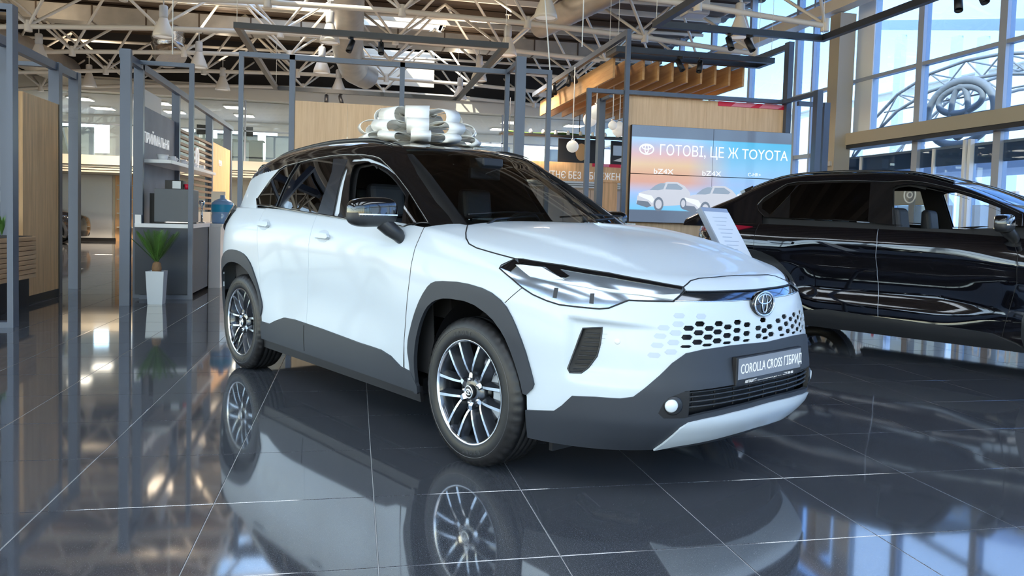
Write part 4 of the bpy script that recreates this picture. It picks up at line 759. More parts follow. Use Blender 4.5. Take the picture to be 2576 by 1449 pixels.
class Body:
    def __init__(s,q,ctr=(1.3,0,.55)): s.c=Car(q); s.L=s.c.L; s.ctr=np.array(ctr)
    def lo(s,u,t):
        u=np.asarray(u,float);L=s.L; f=(u<0)|(u>L); uu=np.where(u<0,-u,np.where(u>L,2*L-u,u)); P=s.c.lower(uu,t); P[...,1]*=np.where(f,1,-1); return P
    def up(s,x,v):
        v=np.asarray(v,float);f=v>3;P=s.c.upper(x,np.where(f,6-v,v));P[...,1]*=np.where(f,1,-1);return P
    def nrm(s,fn,a,b,ea=.01,eb=.014):
        d1=fn(a+ea,b)-fn(a-ea,b);d2=fn(a,np.minimum(b+eb,2.0 if fn==s.lo else 9))-fn(a,b-eb);n=np.cross(d1,d2);n/=np.maximum(np.linalg.norm(n,axis=-1,keepdims=True),1e-9)
        P=fn(a,b);sg=np.sign(((P-s.ctr)*n).sum(-1));sg[sg==0]=1;return P,n*sg[...,None]
    def sheet(s,kind,outline,holes=(),h=.035,asp=None):
        fn=s.lo if kind=='lo' else s.up; asp=asp or (.85 if kind=='lo' else .4)
        o=[(a,b*asp) for a,b in outline];H=[[(a,b*asp) for a,b in q] for q in holes]
        V=[];E=[]
        for loop in [o]+H:
            r=resamp(loop,h);b=len(V);V+=r;E+=[(b+i,b+(i+1)%len(r)) for i in range(len(r))]
        A=np.array(o);x0,y0=A.min(0);x1,y1=A.max(0)
        gx,gy=np.meshgrid(np.arange(x0+h*.5,x1,h),np.arange(y0+h*.5,y1,h));gx=gx.ravel();gy=gy.ravel()
        k=in_poly(gx,gy,o)
        for q in H: k&=~in_poly(gx,gy,q)
        gx,gy=gx[k],gy[k]
        if len(gx):
            B=np.array(V);keep=np.ones(len(gx),bool)
            for i in range(0,len(gx),2000):
                d=np.min((gx[i:i+2000,None]-B[None,:,0])**2+(gy[i:i+2000,None]-B[None,:,1])**2,1);keep[i:i+2000]=d>(.45*h)**2
            V+=list(zip(gx[keep],gy[keep]))
        r=delaunay_2d_cdt([Vector(p) for p in V],E,[],0,1e-6);vs=np.array([v[:] for v in r[0]]);F=np.array([f for f in r[2] if len(f)==3])
        c=vs[F].mean(1);k=in_poly(c[:,0],c[:,1],o)
        for q in H: k&=~in_poly(c[:,0],c[:,1],q)
        F=F[k];used=np.unique(F);mp=-np.ones(len(vs),int);mp[used]=range(len(used));F=mp[F];vs=vs[used]
        P,N=s.nrm(fn,vs[:,0],vs[:,1]/asp)
        a,b,cc=P[F[:,0]],P[F[:,1]],P[F[:,2]];fl=((np.cross(b-a,cc-a)*N[F].sum(1)).sum(1)<0);F[fl]=F[fl][:,::-1]
        return P,N,F
    def panel(s,name,m,parent,kind,outline,holes=(),off=0,th=.008,h=.035,mirror=False,asp=None,label=None,normals=True):
        P,N,F=s.sheet(kind,outline,holes,h,asp);n=len(P)
        O=P+N*off;I=P+N*(off-th)
        cnt={}
        for f in F:
            for i in range(3):
                e=(int(f[i]),int(f[(i+1)%3]));cnt[e]=1
        be=[e for e in cnt if (e[1],e[0]) not in cnt]
        V=[O,I];NN=[N,-N];faces=[tuple(map(int,f)) for f in F]+[(int(f[2])+n,int(f[1])+n,int(f[0])+n) for f in F]
        rv=[];rn=[];k=2*n
        for a,b in be:
            d=O[b]-O[a];nn=np.cross(d,N[a]);nn/=max(np.linalg.norm(nn),1e-9);rv+=[O[a],O[b],I[b],I[a]];rn+=[nn]*4;faces.append((k+3,k+2,k+1,k));k+=4
        V=np.vstack([O,I]+([np.array(rv)] if rv else []));NN=np.vstack([N,-N]+([np.array(rn)] if rn else []))
        outs=[]
        for sd in ((1,-1) if mirror else (1,)):
            VV=V.copy();N2=NN.copy();FF=faces
            if sd==-1: VV[:,1]*=-1;N2[:,1]*=-1;FF=[f[::-1] for f in faces]
            me=bpy.data.meshes.new(name);me.from_pydata(VV.tolist(),[],FF);me.polygons.foreach_set('use_smooth',[True]*len(FF));me.update()
            if normals: me.normals_split_custom_set_from_vertices(N2.tolist())
            o=link(name,me,m,parent)
            if label: o['label']=label
            outs.append(o)
        return outs[0] if len(outs)==1 else outs
    def line(s,kind,pts,off=0.,h=.03,closed=False):
        fn=s.lo if kind=='lo' else s.up;q=[]
        n=len(pts)
        for i in range(n if closed else n-1):
            a=np.array(pts[i],float);b=np.array(pts[(i+1)%n],float);k=max(1,int(np.linalg.norm(b-a)/h))
            for j in range(k): q.append(a+(b-a)*j/k)
        if not closed: q.append(np.array(pts[-1],float))
        q=np.array(q);P,N=s.nrm(fn,q[:,0],q[:,1]);return P+N*off
    def seam(s,name,kind,pts,parent,m='gap_black',r=.003,off=-.0005,mirror=True,flat=None,closed=False):
        L=s.line(kind,pts,off,closed=closed)
        for sd in ((1,-1) if mirror else (1,)): MB().tube([(p[0],p[1]*sd,p[2]) for p in L],r,6,flat=flat,closed=closed).build(name,m,parent)
    def pt(s,kind,a,b,off=0):
        P,N=s.nrm(s.lo if kind=='lo' else s.up,np.array([float(a)]),np.array([float(b)]));return Vector(P[0]+N[0]*off),Vector(N[0])
# ------------------------------------------------------------ wheel
def tyre_mesh(R=.3395,w=.1125,ri=.232):
    n=192;half=[(ri,-w+.012),(ri+.008,-w+.004),(ri+.03,-w-.002),(ri+.062,-w-.001),(R-.028,-w+.006),(R-.014,-w+.014),(R-.005,-w+.024),(R-.001,-w+.036)]
    mid=[]
    for c in (-.048,-.016,.016,.048): mid+=[(R,c-.006),(R-.007,c-.004),(R-.007,c+.004),(R,c+.006)]
    prof=half+mid+[(r,-y) for r,y in half[::-1]]
    vs=[];m=len(prof)
    for i,(r,y) in enumerate(prof):
        for k in range(n):
            rr=r
            if i in (5,6,7,m-6,m-7,m-8) and k%4==0: rr-=.005
            a=2*PI*k/n;vs.append((rr*math.cos(a),y,rr*math.sin(a)))
    fs=[];mi=[]
    for i in range(m-1):
        for k in range(n): fs.append((i*n+k,i*n+(k+1)%n,(i+1)*n+(k+1)%n,(i+1)*n+k))
    b=MB();b.add(vs,fs,0,True);return b
def wheel(parent,loc,side,simple=False,R=.3395):
    s=R/.3395
    root=tyre_mesh().build('tyre','rubber',parent,mtx=Matrix.Translation(loc)@Matrix.Rotation(0 if side<0 else PI,4,'Z')@Matrix.Diagonal((s,1,s,1)))
    # sidewall raised ring and lettering
    MB().lathe([(.292,-.1135),(.294,-.1155),(.296,-.1135)],72,axis='Y').build('sidewall_ring','rubber_mark',root)
    if not simple:
        for st,ch in ((1.95,'SPORT'),(-1.15,'SPORT')):
            for i,c in enumerate(ch):
                a=st-i*.105 if st>0 else st-i*.105
                P=Vector((.262*math.cos(a),-.1150,.262*math.sin(a)));ya=Vector((math.cos(a),0,math.sin(a)));xa=Vector((math.sin(a),0,-math.cos(a)))
                text('sidewall_letter',c,.026,'rubber_mark',root,frame_m(P,xa,ya),.0006)
    # rim
    MB().lathe([(.2335,-.100),(.238,-.106),(.243,-.106),(.244,-.100),(.236,-.09),(.228,-.08),(.222,.0),(.226,.08),(.24,.1)],80,axis='Y').build('rim_barrel','alloy_dark',root)
    MB().lathe([(.2285,-.099),(.231,-.1065),(.243,-.1075),(.2445,-.104)],96,axis='Y').build('rim_edge','alloy',root)
    def arm(ang):
        b=MB()
        def P(r,a,y): return Vector((r*math.cos(a),y,r*math.sin(a)))
        def bar(path,wf,wb,y0,y1,depth):
            N=len(path);V=[];
            for i,(r,a) in enumerate(path):
                t=i/(N-1);p=P(r,a,0);q0=P(*path[max(0,i-1)],0);q1=P(*path[min(N-1,i+1)],0);d=(q1-q0).normalized();sd=Vector((-d.z,0,d.x));y=y0+(y1-y0)*t-.006*math.sin(PI*t)
                V+=[p+sd*wf[0]*(1-t)/2+sd*wf[1]*t/2+Vector((0,y,0)),p-sd*wf[0]*(1-t)/2-sd*wf[1]*t/2+Vector((0,y,0)),p-sd*wb/2+Vector((0,y+depth,0)),p+sd*wb/2+Vector((0,y+depth,0))]
            for i in range(N-1):
                a_,c=4*i,4*i+4
                b.add([V[a_],V[a_+1],V[c],V[c+1]],[(0,1,3,2)],0); b.add([V[a_],V[a_+1],V[a_+2],V[a_+3],V[c],V[c+1],V[c+2],V[c+3]],[(1,2,6,5),(3,0,4,7),(2,3,7,6)],1)
        g=.33
        for sg in (-1,1):
            path=[(.085,ang+sg*.10),(.10,ang+sg*.16),(.125,ang+sg*.22),(.155,ang+sg*.265),(.19,ang+sg*.30),(.234,ang+sg*g)]
            bar(path,(.010,.014),.044,-.088,-.101,.045)
        bar([(.045,ang),(.065,ang),(.088,ang)],(.03,.020),.05,-.080,-.087,.05)
        b.build('spoke',['alloy','alloy_dark'],root)
    for k in range(6): arm(PI/2+.02+k*PI/3)
    MB().lathe([(0,-.084),(.055,-.082),(.072,-.074),(.078,-.03),(0,-.03)],40,axis='Y').build('hub','alloy_dark',root)
    MB().lathe([(.0,-.100),(.027,-.100),(.031,-.097),(.033,-.084),(0,-.084)],32,axis='Y').build('hub_cap','plastic_black',root)
    MB().lathe([(.024,-.1005),(.026,-.103),(.030,-.1005)],32,axis='Y').build('cap_ring','chrome',root)
    emblem('cap_emblem','chrome',root,frame_m((0,-.102,0),(1,0,0),(0,0,1)),.036,.026,.0022,24)
    for k in range(5):
        a=PI/2+.35+2*PI*k/5; MB().lathe([(0,-.090),(.008,-.089),(.0095,-.07),(0,-.07)],10,axis='Y',c=(.056*math.cos(a),0,.056*math.sin(a))).build('wheel_nut','chrome',root)
    MB().lathe([(.07,-.02),(.155,-.02),(.157,-.006),(.155,.01),(.07,.01)],48,axis='Y').build('brake_disc','disc_steel',root)
    ca=MB()
    for k in range(6):
        a0=-.55+k*.2-.02;a1=a0+.2
        ca.add([(.118*math.cos(a0),-.05,.118*math.sin(a0)),(.185*math.cos(a0),-.05,.185*math.sin(a0)),(.185*math.cos(a1),-.05,.185*math.sin(a1)),(.118*math.cos(a1),-.05,.118*math.sin(a1)),(.118*math.cos(a0),.03,.118*math.sin(a0)),(.185*math.cos(a0),.03,.185*math.sin(a0)),(.185*math.cos(a1),.03,.185*math.sin(a1)),(.118*math.cos(a1),.03,.118*math.sin(a1))],[(0,1,2,3),(4,5,6,7),(0,4,5,1),(1,5,6,2),(2,6,7,3),(3,7,4,0)])
    ca.build('caliper','silver_pot',root)
    return root
def seat(parent,x,y,w=.5,m='seat_fabric',headless=False):
    b=box('seat_cushion',m,x-.02,x+.5,y-w/2,y+w/2,.42,.60,parent,.05)
    pr=[(x-.05,.55),(x+.10,.55),(x-.03,1.10),(x-.15,1.12)]
    q=MB().prism(pr,y-w*.46,y+w*.46,'Y').build('seat_backrest',m,parent);md=q.modifiers.new('b','BEVEL');md.width=.045;md.segments=3
    for yy in ([y] if w<.8 else [y-.42,y,y+.42]):
        h=MB().prism([(x-.19,1.12),(x-.08,1.12),(x-.11,1.33),(x-.19,1.33)],yy-.13,yy+.13,'Y').build('headrest',m,parent);md=h.modifiers.new('b','BEVEL');md.width=.035;md.segments=3
        for s_ in (-.06,.06): rod('headrest_post','chrome',(x-.12,yy+s_,1.05),(x-.13,yy+s_,1.14),.007,parent,6)
def wheel_housing(parent,x,y0,y1,r,z):
    m=MB();n=24;v=[];f=[]
    for k in range(n+1):
        a=-.25+ (PI+.5)*k/n
        v+=[(x+r*math.cos(a),y0,z+r*math.sin(a)),(x+r*math.cos(a),y1,z+r*math.sin(a))]
    for k in range(n): f.append((2*k,2*k+1,2*k+3,2*k+2))
    m.add(v,f,0,True);m.add([v[2*k+1] for k in range(n+1)],[tuple(range(n+1))]);m.build('wheel_housing','plastic_black',parent,fix=False)
# ================================================================= WHITE CAR
A=Body(WQ);L=A.L;T=TR
car=thing('crossover_car','white crossover car with black roof and grey wheel-arch cladding, a big white bow on top','car',(-.0061,6.1341,0),-1.05497)
tz=lambda x,z:(z-.2)/(float(itp(x,*WQ['z1']))-.2)
U=lambda x:x+1.486
C_=1
arF=T['arch_f_in']; arF_h=[(u,t) for u,t in arF]; arF_h=arF_h+[(3.70,-.05),(4.47,-.05)]; arF_h=[(4.08+(u-4.08)*1.03,.2+(t-.2)*1.04) for u,t in arF_h]
arR=T['arch_r_in']+[(U(-.42),tz(-.4,.62)),(U(-.45),tz(-.4,.5)),(U(-.45),tz(-.4,.36)),(U(-.44),-.05),(U(.325),-.05),(U(.325),tz(.3,.40))]; arR=[(1.42+(u-1.42)*1.03,.2+(t-.2)*1.04) for u,t in arR]
gapF=T['gap_front'];gapM=T['gap_mid']
rear_gap=[(U(.24),.995),(U(.25),.88),(U(.30),.72),(U(.34),.56),(U(.335),.45)]
# door skins etc
low=.115
A.panel('front_door','car_white',car,'lo',[(2.50,1.0),(2.53,.88)]+gapM[3:]+[(2.466,low),(3.58,low)]+[(3.574,.181),(3.591,.359),(3.627,.557),(3.65,.73),(3.656,.844),(3.653,.937),(3.642,1.0)],mirror=True)
A.panel('rear_door','car_white',car,'lo',rear_gap+[(U(.33),low),(2.466,low)]+gapM[3:][::-1]+[(2.53,.88),(2.50,1.0)],mirror=True)
A.panel('quarter_panel','car_white',car,'lo',[(.92,1.12),(.92,.10),(U(.33),.10)]+rear_gap[::-1]+[(U(.2),1.12)],[arR],mirror=True)
hg=T['hood_gap'];HLt=T['headlight']
A.panel('fender','car_white',car,'lo',[(3.642,1.0),(3.653,.937),(3.656,.844),(3.65,.73),(3.627,.557),(3.591,.359),(3.58,.10),(4.47,.10),(4.44,.45),(4.37,.70),(4.36,.736),(4.444,.841),(4.375,.875),(4.289,.909),(4.292,.927),(4.351,.975)]+hg[::-1][1:]+[(3.72,1.20),(3.66,1.12)],[arF_h],mirror=True)
hoodR=hg+[(4.396,.985),(4.6,.998),(4.828,.995),(5.018,.977),(5.199,.952)]+T['hood_lip'][1:]+[(L,1.024)]
A.panel('hood','car_white',car,'lo',[(3.778,2.0),(3.778,1.6)]+hoodR+[(L,2.0)],mirror=True,h=.03)
# bumper with honeycomb openings
hexs=[]
hc=[tuple(p) for p in T['hex'] if p[0]<5.53]+[(5.60,.700),(5.595,.652)]
def hexpoly(u,t,a=.027,b=.0145,c=.017): return [(u-a,t-.002),(u-c,t+b),(u+c,t+b),(u+a,t+.002),(u+c,t-b),(u-c,t-b)]
for u,t in hc: hexs.append(hexpoly(u,t,b=.008 if t<.64 else .0145))
cen=[hexpoly(L,.745),hexpoly(L,.680),hexpoly(L,.635,b=.009)]
bot=[(L,.60),(5.5,.612),(5.39,.612),(5.28,.604),(5.20,.59),(5.14,.56),(5.05,.46),(4.99,.37),(4.93,.31),(4.8,.30),(4.70,.27),(4.64,.16),(4.47,.10)]
topl=[(4.36,.736),(4.444,.841),(4.504,.817),(4.574,.80),(4.632,.791),(4.713,.795),(4.803,.80),(4.841,.81),(4.884,.839),(4.922,.863),(5.035,.869),(5.119,.872),(5.25,.872),(5.45,.870),(L,.868)]
vent=T['vent']
bo=topl+bot[:1]+bot[1:]+[(4.44,.45),(4.37,.70)]
hx=[p for p in hexs]
MIR=lambda poly:[(2*L-u,t) for u,t in poly]
bo_full=topl+MIR(topl)[::-1][1:]+MIR([(4.37,.70),(4.44,.45)]+bot[::-1])+bot[1:]+[(4.44,.45),(4.37,.70)]
holes=hx+[MIR(p) for p in hx]+cen+[arF_h,MIR(arF_h),vent,MIR(vent)]
A.panel('front_bumper','car_white',car,'lo',bo_full,holes,h=.02,th=.005)
A.panel('grille_backing','plastic_black',car,'lo',[(4.95,.42),(4.95,.80),(2*L-4.95,.80),(2*L-4.95,.42)],off=-.03,th=.003,h=.08)
for p in T['hexfaint']: A.panel('grille_dimple_shade','recess_shade',car,'lo',hexpoly(p[0],p[1]),off=.001,th=.003,h=.03,mirror=True)  # flat hexagons in a darker tone painted as the shade of hollows
nose=[(5.199,.952)]+T['hood_lip'][1:]+[(L,1.024)];nl=[(5.205,.934),(5.45,.934),(L,.93)]
A.panel('nose_strip','car_white',car,'lo',nose+MIR(nose)[::-1][1:]+MIR(nl)+nl[::-1][1:],h=.03)
bar=[(5.119,.874),(5.19,.930),(5.45,.930),(L,.926)];bl=[(5.119,.874),(5.25,.874),(5.45,.872),(L,.870)]
A.panel('light_bar','bar_chrome',car,'lo',bar+MIR(bar)[::-1][1:]+MIR(bl)[1:][:0]+[(2*L-5.25,.874),(L,.870),(5.45,.872),(5.25,.874)],off=-.002,h=.03)
A.seam('light_bar_trim','lo',[(5.2,.928),(5.45,.929),(L,.925)],car,'plastic_black',.006,0,flat=.5); A.seam('light_bar_trim','lo',[(5.12,.876),(5.45,.874),(L,.872)],car,'chrome',.003,0)
# headlights
for sd in (1,):
    A.panel('headlight','lamp_chrome',car,'lo',HLt,off=.002,th=.012,h=.02,mirror=True,label='angular headlight')
A.panel('headlight_mask','gloss_black',car,'lo',T['hl_topstrip'],off=.0045,th=.003,h=.03,mirror=True)
A.panel('daylight_blade','lamp_white',car,'lo',T['hl_drl'],off=.006,th=.005,h=.03,mirror=True)
A.panel('indicator_lens','lamp_white',car,'lo',T['hl_inner_white'],off=.0055,th=.004,h=.03,mirror=True)
A.panel('lamp_bezel','gloss_black',car,'lo',T['hl_brown'],off=.005,th=.004,h=.03,mirror=True)
A.panel('lamp_bezel','gloss_black',car,'lo',[(4.292,.912),(4.351,.970),(4.39,.955),(4.36,.905)],off=.0045,th=.003,h=.03,mirror=True)
A.seam('lamp_seal','lo',HLt,car,'gap_black',.0035,.001,closed=True)
for a in (4.60,4.76): A.panel('lamp_rib','plastic_dark',car,'lo',[(a,.822),(a,.875),(a+.018,.878),(a+.018,.822)],off=.0035,th=.003,h=.03,mirror=True)
# cladding
ao=T['arch_f_out'];A.panel('arch_cladding','plastic_grey',car,'lo',smooth_loop(ao+[(3.66,.05),(3.70,.05)]+arF[::-1]),off=.010,th=.02,h=.03,mirror=True)
ro=[(U(.349),.262),(1.852,.309),(1.817,.393),(1.769,.486),(1.695,.587),(1.585,.65),(1.45,.674),(1.31,.676),(1.199,.651),(1.081,.592),(1.0,.50),(.96,.38),(.955,.24),(.98,.14)]
ri=[(U(-.43),.14),(U(-.45),.24),(U(-.455),.36),(U(-.42),.47)]+T['arch_r_in'][::-1]+[(U(.325),.22)]
A.panel('arch_cladding','plastic_grey',car,'lo',smooth_loop(ro+ri),off=.010,th=.02,h=.03,mirror=True)
st=T['sill_top'];A.panel('sill_cladding','plastic_grey',car,'lo',st+[(3.70,.10),(3.70,.06),(1.80,.065),(1.80,.12)],off=.012,th=.02,h=.04,mirror=True)
A.panel('underbody_strip','plastic_black',car,'lo',[(1.80,.09),(1.80,.0),(3.70,.0),(3.70,.09)],off=-.004,th=.02,h=.06,mirror=True)
A.seam('cladding_joint','lo',[(2.46,.25),(2.46,.08)],car,'gap_black',.003,.0125)
# lower front
gl_=[(5.046,.247),(5.065,.309),(5.101,.348),(5.15,.374),(5.327,.388),(5.549,.396),(L,.398)];gb=[(5.046,.247),(5.069,.22),(5.151,.219),(5.24,.24),(5.378,.258),(5.555,.267),(L,.268)]
gh=gl_+MIR(gl_)[::-1][1:]+MIR(gb)[1:-1]+gb[::-1][:-1]
dt=[(4.479,.163),(4.622,.195),(4.661,.237),(4.704,.299),(4.801,.313),(4.899,.319),(4.949,.334),(4.998,.394),(5.05,.46),(5.10,.53),(5.16,.585),(5.242,.605),(5.39,.618),(5.50,.617),(L,.610)]
db=[(4.475,.0),(4.611,.0),(4.763,.0),(4.95,.0),(L,.0)]
A.panel('lower_bumper','plastic_grey',car,'lo',dt+MIR(dt)[::-1][1:]+MIR(db)+db[::-1][1:],[gh],off=.008,th=.02,h=.03)
A.panel('lower_grille_backing','plastic_black',car,'lo',[(5.0,.18),(5.0,.43),(2*L-5.0,.43),(2*L-5.0,.18)],off=-.05,th=.003,h=.08)
for k,tt in enumerate((.285,.315,.345,.372)):
    a0=5.15; A.seam('grille_bar','lo',[(a0,tt-.012),(5.4,tt+.004),(L,tt+.008),(2*L-5.4,tt+.004),(2*L-a0,tt-.012)],car,'plastic_dark',.009,-.012,mirror=False,flat=.5)
for k in range(9): 
    u=5.2+.11*k; A.seam('grille_rib','lo',[(u,.26),(u,.39)],car,'plastic_black',.004,-.025,mirror=False)
lw=[(5.07,.005),(5.10,.07),(5.139,.165),(5.17,.195),(5.242,.21),(5.382,.228),(5.56,.238),(L,.240)];lb=[(5.07,.005),(5.174,.035),(5.31,.05),(5.466,.067),(L,.075)]
A.panel('skid_lip','car_white',car,'lo',lw+MIR(lw)[::-1][1:]+MIR(lb)[1:-1]+lb[::-1][:-1],off=.016,th=.02,h=.03)
def disc(name,m,kind,a,b,r,off,th,B=A,par=None,mir=True,n=20):
    P,N=B.pt(kind,a,b,off)
    for sd in ((1,-1) if mir else (1,)):
        p=Vector((P.x,P.y*sd,P.z));nn=Vector((N.x,N.y*sd,N.z));M=Matrix.Translation(p)@nn.to_track_quat('Z','Y').to_matrix().to_4x4()
        MB().lathe([(0,0),(r*.8,0),(r,-th*.4),(r,-th),(0,-th)],n).build(name,m,par or car,mtx=M)
A.panel('fog_surround','plastic_black',car,'lo',[(5.03,.235),(5.06,.325),(5.11,.365),(5.17,.375),(5.17,.215),(5.07,.21)],off=.006,th=.02,h=.03,mirror=True)
disc('fog_bezel','plastic_dark','lo',5.105,.292,.040,.014,.02); disc('fog_lamp','lamp_white','lo',5.095,.293,.027,.020,.015)
A.panel('side_vent','plastic_black',car,'lo',vent,off=-.018,th=.003,h=.03,mirror=True)
for k in range(9):
    tt=.445+.026*k; a=4.70+.012*k*.5; b=4.745+.008*k+.03; A.seam('vent_fin','lo',[(a,tt),(b,tt+.01)],car,'plastic_dark',.0045,-.004,flat=.5)
A.seam('vent_edge','lo',vent,car,'plastic_dark',.004,.0,closed=True)
disc('park_sensor','white_paint','lo',4.881,.628,.012,.003,.006)
# number plate
pl=thing_part=MB().box(3.598,3.622,-.265,.265,.468,.588,bev=.004).build('number_plate','plastic_black',car); box('plate_face','plate_grey',3.6222,3.6232,-.255,.255,.494,.582,pl)
text('plate_text','COROLLA CROSS ГІБРИД',.058,'white_letter',pl,frame_m((3.6236,-.238,.517),(0,1,0),(0,0,1)),.0006,sx=.72)
text('plate_text','АВТОЦЕНТР МИКОЛАЇВСЬКА ДОРОГА   0-800 200 400',.016,'white_letter',pl,frame_m((3.6228,-.20,.4745),(0,1,0),(0,0,1)),.0004,sx=.95)
# badge
bg_=MB().lathe([(0,.0),(.9,.0),(1.0,-.25),(1.0,-1),(0,-1)],40).build('badge','gloss_black',car,mtx=Matrix.Translation((3.578,0,.793))@Matrix.Rotation(PI/2,4,'Y')@Matrix.Rotation(PI/2,4,'Z')@Matrix.Diagonal((.083,.056,.02,1)))
emblem('badge_emblem','chrome',car,frame_m((3.581,0,.793),(0,1,0),(-.05,0,1)),.155,.102,.0048,40)
# panel seams
A.seam('panel_gap','lo',gapF[:0]+[(3.642,1.0),(3.653,.937),(3.656,.844),(3.65,.73),(3.627,.557),(3.591,.359),(3.574,.181)],car,r=.0024)
A.seam('panel_gap','lo',[(2.50,1.0),(2.53,.88)]+gapM[3:],car,'recess_shade',r=.0022); A.seam('panel_gap','lo',rear_gap,car,'recess_shade',r=.0018)
A.seam('panel_gap','lo',[(3.778,1.30)]+hg+[(4.396,.985)],car,r=.0035); A.seam('panel_gap','lo',nose,car,r=.0035,off=-.001); A.seam('panel_gap','lo',[(4.36,.736),(4.444,.841)],car,r=.002)
A.seam('panel_gap','lo',[(5.199,.952),(5.19,.93),(5.115,.872)],car,'gloss_black',.004)
# cowl, rear
A.panel('cowl','plastic_black',car,'lo',[(3.56,1.05),(3.66,1.12),(3.72,1.205),(3.79,1.22),(3.79,2.0),(3.56,2.0)],off=-.014,th=.006,h=.05,mirror=True)
for y0 in (-.55,.12):
    w=MB();w.tube([(2.33,y0,1.10),(2.27,y0+.1,1.125),(2.20,y0+.45,1.15)],.008,6);w.tube([(2.20,y0-.02,1.148),(2.17,y0+.28,1.168),(2.16,y0+.55,1.165)],.009,6,flat=.6);w.build('wiper','plastic_black',car)
tg=[(.92,1.03),(.92,.60),(.0,.60),(.0,1.03)];A.panel('tailgate','car_white',car,'lo',[(-.92,1.12),(-.92,.62),(.92,.62),(.92,1.12)],h=.06)
A.panel('rear_bumper','car_white',car,'lo',[(-.92,.62),(-.92,.30),(.92,.30),(.92,.62)],h=.06); A.panel('rear_bumper_lower','plastic_grey',car,'lo',[(-1.02,.33),(-1.0,.02),(1.0,.02),(1.02,.33)],off=.008,th=.02,h=.06)
A.panel('tail_lamp','gloss_black',car,'lo',[(.62,.82),(.62,.98),(1.02,1.0),(1.14,1.0),(1.20,.97),(1.12,.87),(.9,.80)],off=.018,th=.02,h=.03,mirror=True,label='smoked tail lamp')
A.panel('fuel_flap_line','white_paint',car,'lo',[(1.9,.60),(1.9,.6)],h=.1) if False else None
for a,b,tt in ((2.60,2.785,.856),(1.74,1.935,.882)):
    A.panel('door_handle','car_white',car,'lo',[(a,tt),(a+.02,tt+.016),(b-.02,tt+.014),(b,tt-.004),(b-.02,tt-.016),(a+.02,tt-.014)],off=.022,th=.02,h=.02,mirror=True); A.seam('handle_line','lo',[(a+.01,tt-.018),(b-.01,tt-.018)],car,'recess_shade',.002,.004)
    A.panel('handle_recess_shade','recess_shade',car,'lo',[((a+b)/2+.075*math.cos(2*PI*k/20),tt+.040*math.sin(2*PI*k/20)) for k in range(20)],off=.0008,th=.002,h=.03,mirror=True)  # grey line and ellipse painted as shade around the handle, no real hollow
# greenhouse
T['strip_top']=smooth_loop(T['strip_top'],1);T['strip_side']=smooth_loop(T['strip_side'],1)
dlo=T['dlo'];hole=smooth_loop(T['hole'],2);rq=T['rqglass'];rd=T['rdglass'];qg=T['qglass']
MV=lambda poly:[(x,6-v) for x,v in poly]
dlo_top=[(x,v) for x,v in dlo[:17]]
roofR=[(-.80,1.02),(-.60,.95),(-.25,.92),(.02,.87),(.195,.875)]+[(x,v+.015) for x,v in dlo[4:17]]+[(2.16,1.72),(2.20,2.11)]
ws_top=[(1.47,2.11),(1.50,2.5),(1.51,3.0)];ws=[(2.42,2.11)]
rf=roofR+[(2.2,2.11),(1.47,2.11)]+[(1.50,2.5),(1.51,3.0),(1.50,3.5),(1.47,3.89),(2.2,3.89)]+MV(roofR)[::-1]
A.panel('roof','gloss_black',car,'up',rf,h=.03,label='black roof')
A.panel('windshield','windshield_glass',car,'up',[(1.475,2.11),(1.505,2.5),(1.515,3.0),(1.505,3.5),(1.475,3.89),(2.42,3.89),(2.42,2.11)],off=-.003,th=.004,h=.04)
A.panel('windshield_band','gloss_black',car,'up',[(1.47,2.11),(1.50,2.5),(1.51,3.0),(1.50,3.5),(1.47,3.89),(1.53,3.88),(1.565,3.5),(1.575,3.0),(1.565,2.5),(1.53,2.12)],off=-.008,th=.003,h=.04)
for s_ in (0,1):
    q=[(1.5,2.105),(2.42,2.105),(2.42,2.16),(1.5,2.16)]; A.panel('windshield_band','gloss_black',car,'up',q if s_==0 else MV(q),off=-.008,th=.003,h=.04)
A.panel('rear_pillar','car_white',car,'up',[(-.86,-.1),(-.86,1.05),(-.60,.96),(-.25,.93),(.02,.885),(.195,.89),(.11,.66),(.0,.33),(.05,.17),(.08,-.1)],h=.04,mirror=True)
A.panel('side_glass_surround','gloss_black',car,'up',dlo,[hole,T['strip_side'],T['strip_top']],off=-.001,h=.025,mirror=True)
A.panel('rear_side_glass','tint_glass',car,'up',rd,off=.0015,th=.002,h=.04,mirror=True); A.panel('rear_quarter_glass','tint_glass',car,'up',rq,off=.0015,th=.002,h=.04,mirror=True); A.panel('front_quarter_glass','tint_glass',car,'up',qg,off=.0015,th=.002,h=.04,mirror=True)
A.panel('pillar_panel','pillar_black',car,'up',[(.945,.94),(.995,.74),(1.003,.544),(1.010,.315),(1.02,.12),(1.215,.115),(1.19,.29),(1.155,.51),(1.135,.68),(1.125,.94)],off=.002,th=.003,h=.03,mirror=True)
A.seam('window_divider','up',[(.465,.92),(.42,.72),(.405,.5),(.40,.3),(.40,.17)],car,'pillar_black',.016,.0,flat=.3)
A.panel('door_frame_strip','car_white',car,'up',T['strip_side'],off=-.008,th=.012,h=.02,mirror=True,label='white strip of the inner door frame'); A.panel('door_frame_strip','car_white',car,'up',T['strip_top'],off=-.008,th=.012,h=.02,mirror=True,label='white strip of the inner door frame')
A.seam('window_trim','up',dlo[:17],car,'trim_steel',.0035,.003); A.seam('belt_trim','up',[dlo[16],dlo[17],dlo[18],dlo[19],dlo[20],dlo[21],dlo[22],dlo[23],dlo[0],dlo[1]],car,'gloss_black',.006,.004)
A.panel('rear_window','tint_glass',car,'up',[(-.74,2.15),(-.50,2.12),(-.50,3.88),(-.74,3.85)],off=.003,th=.004,h=.06)
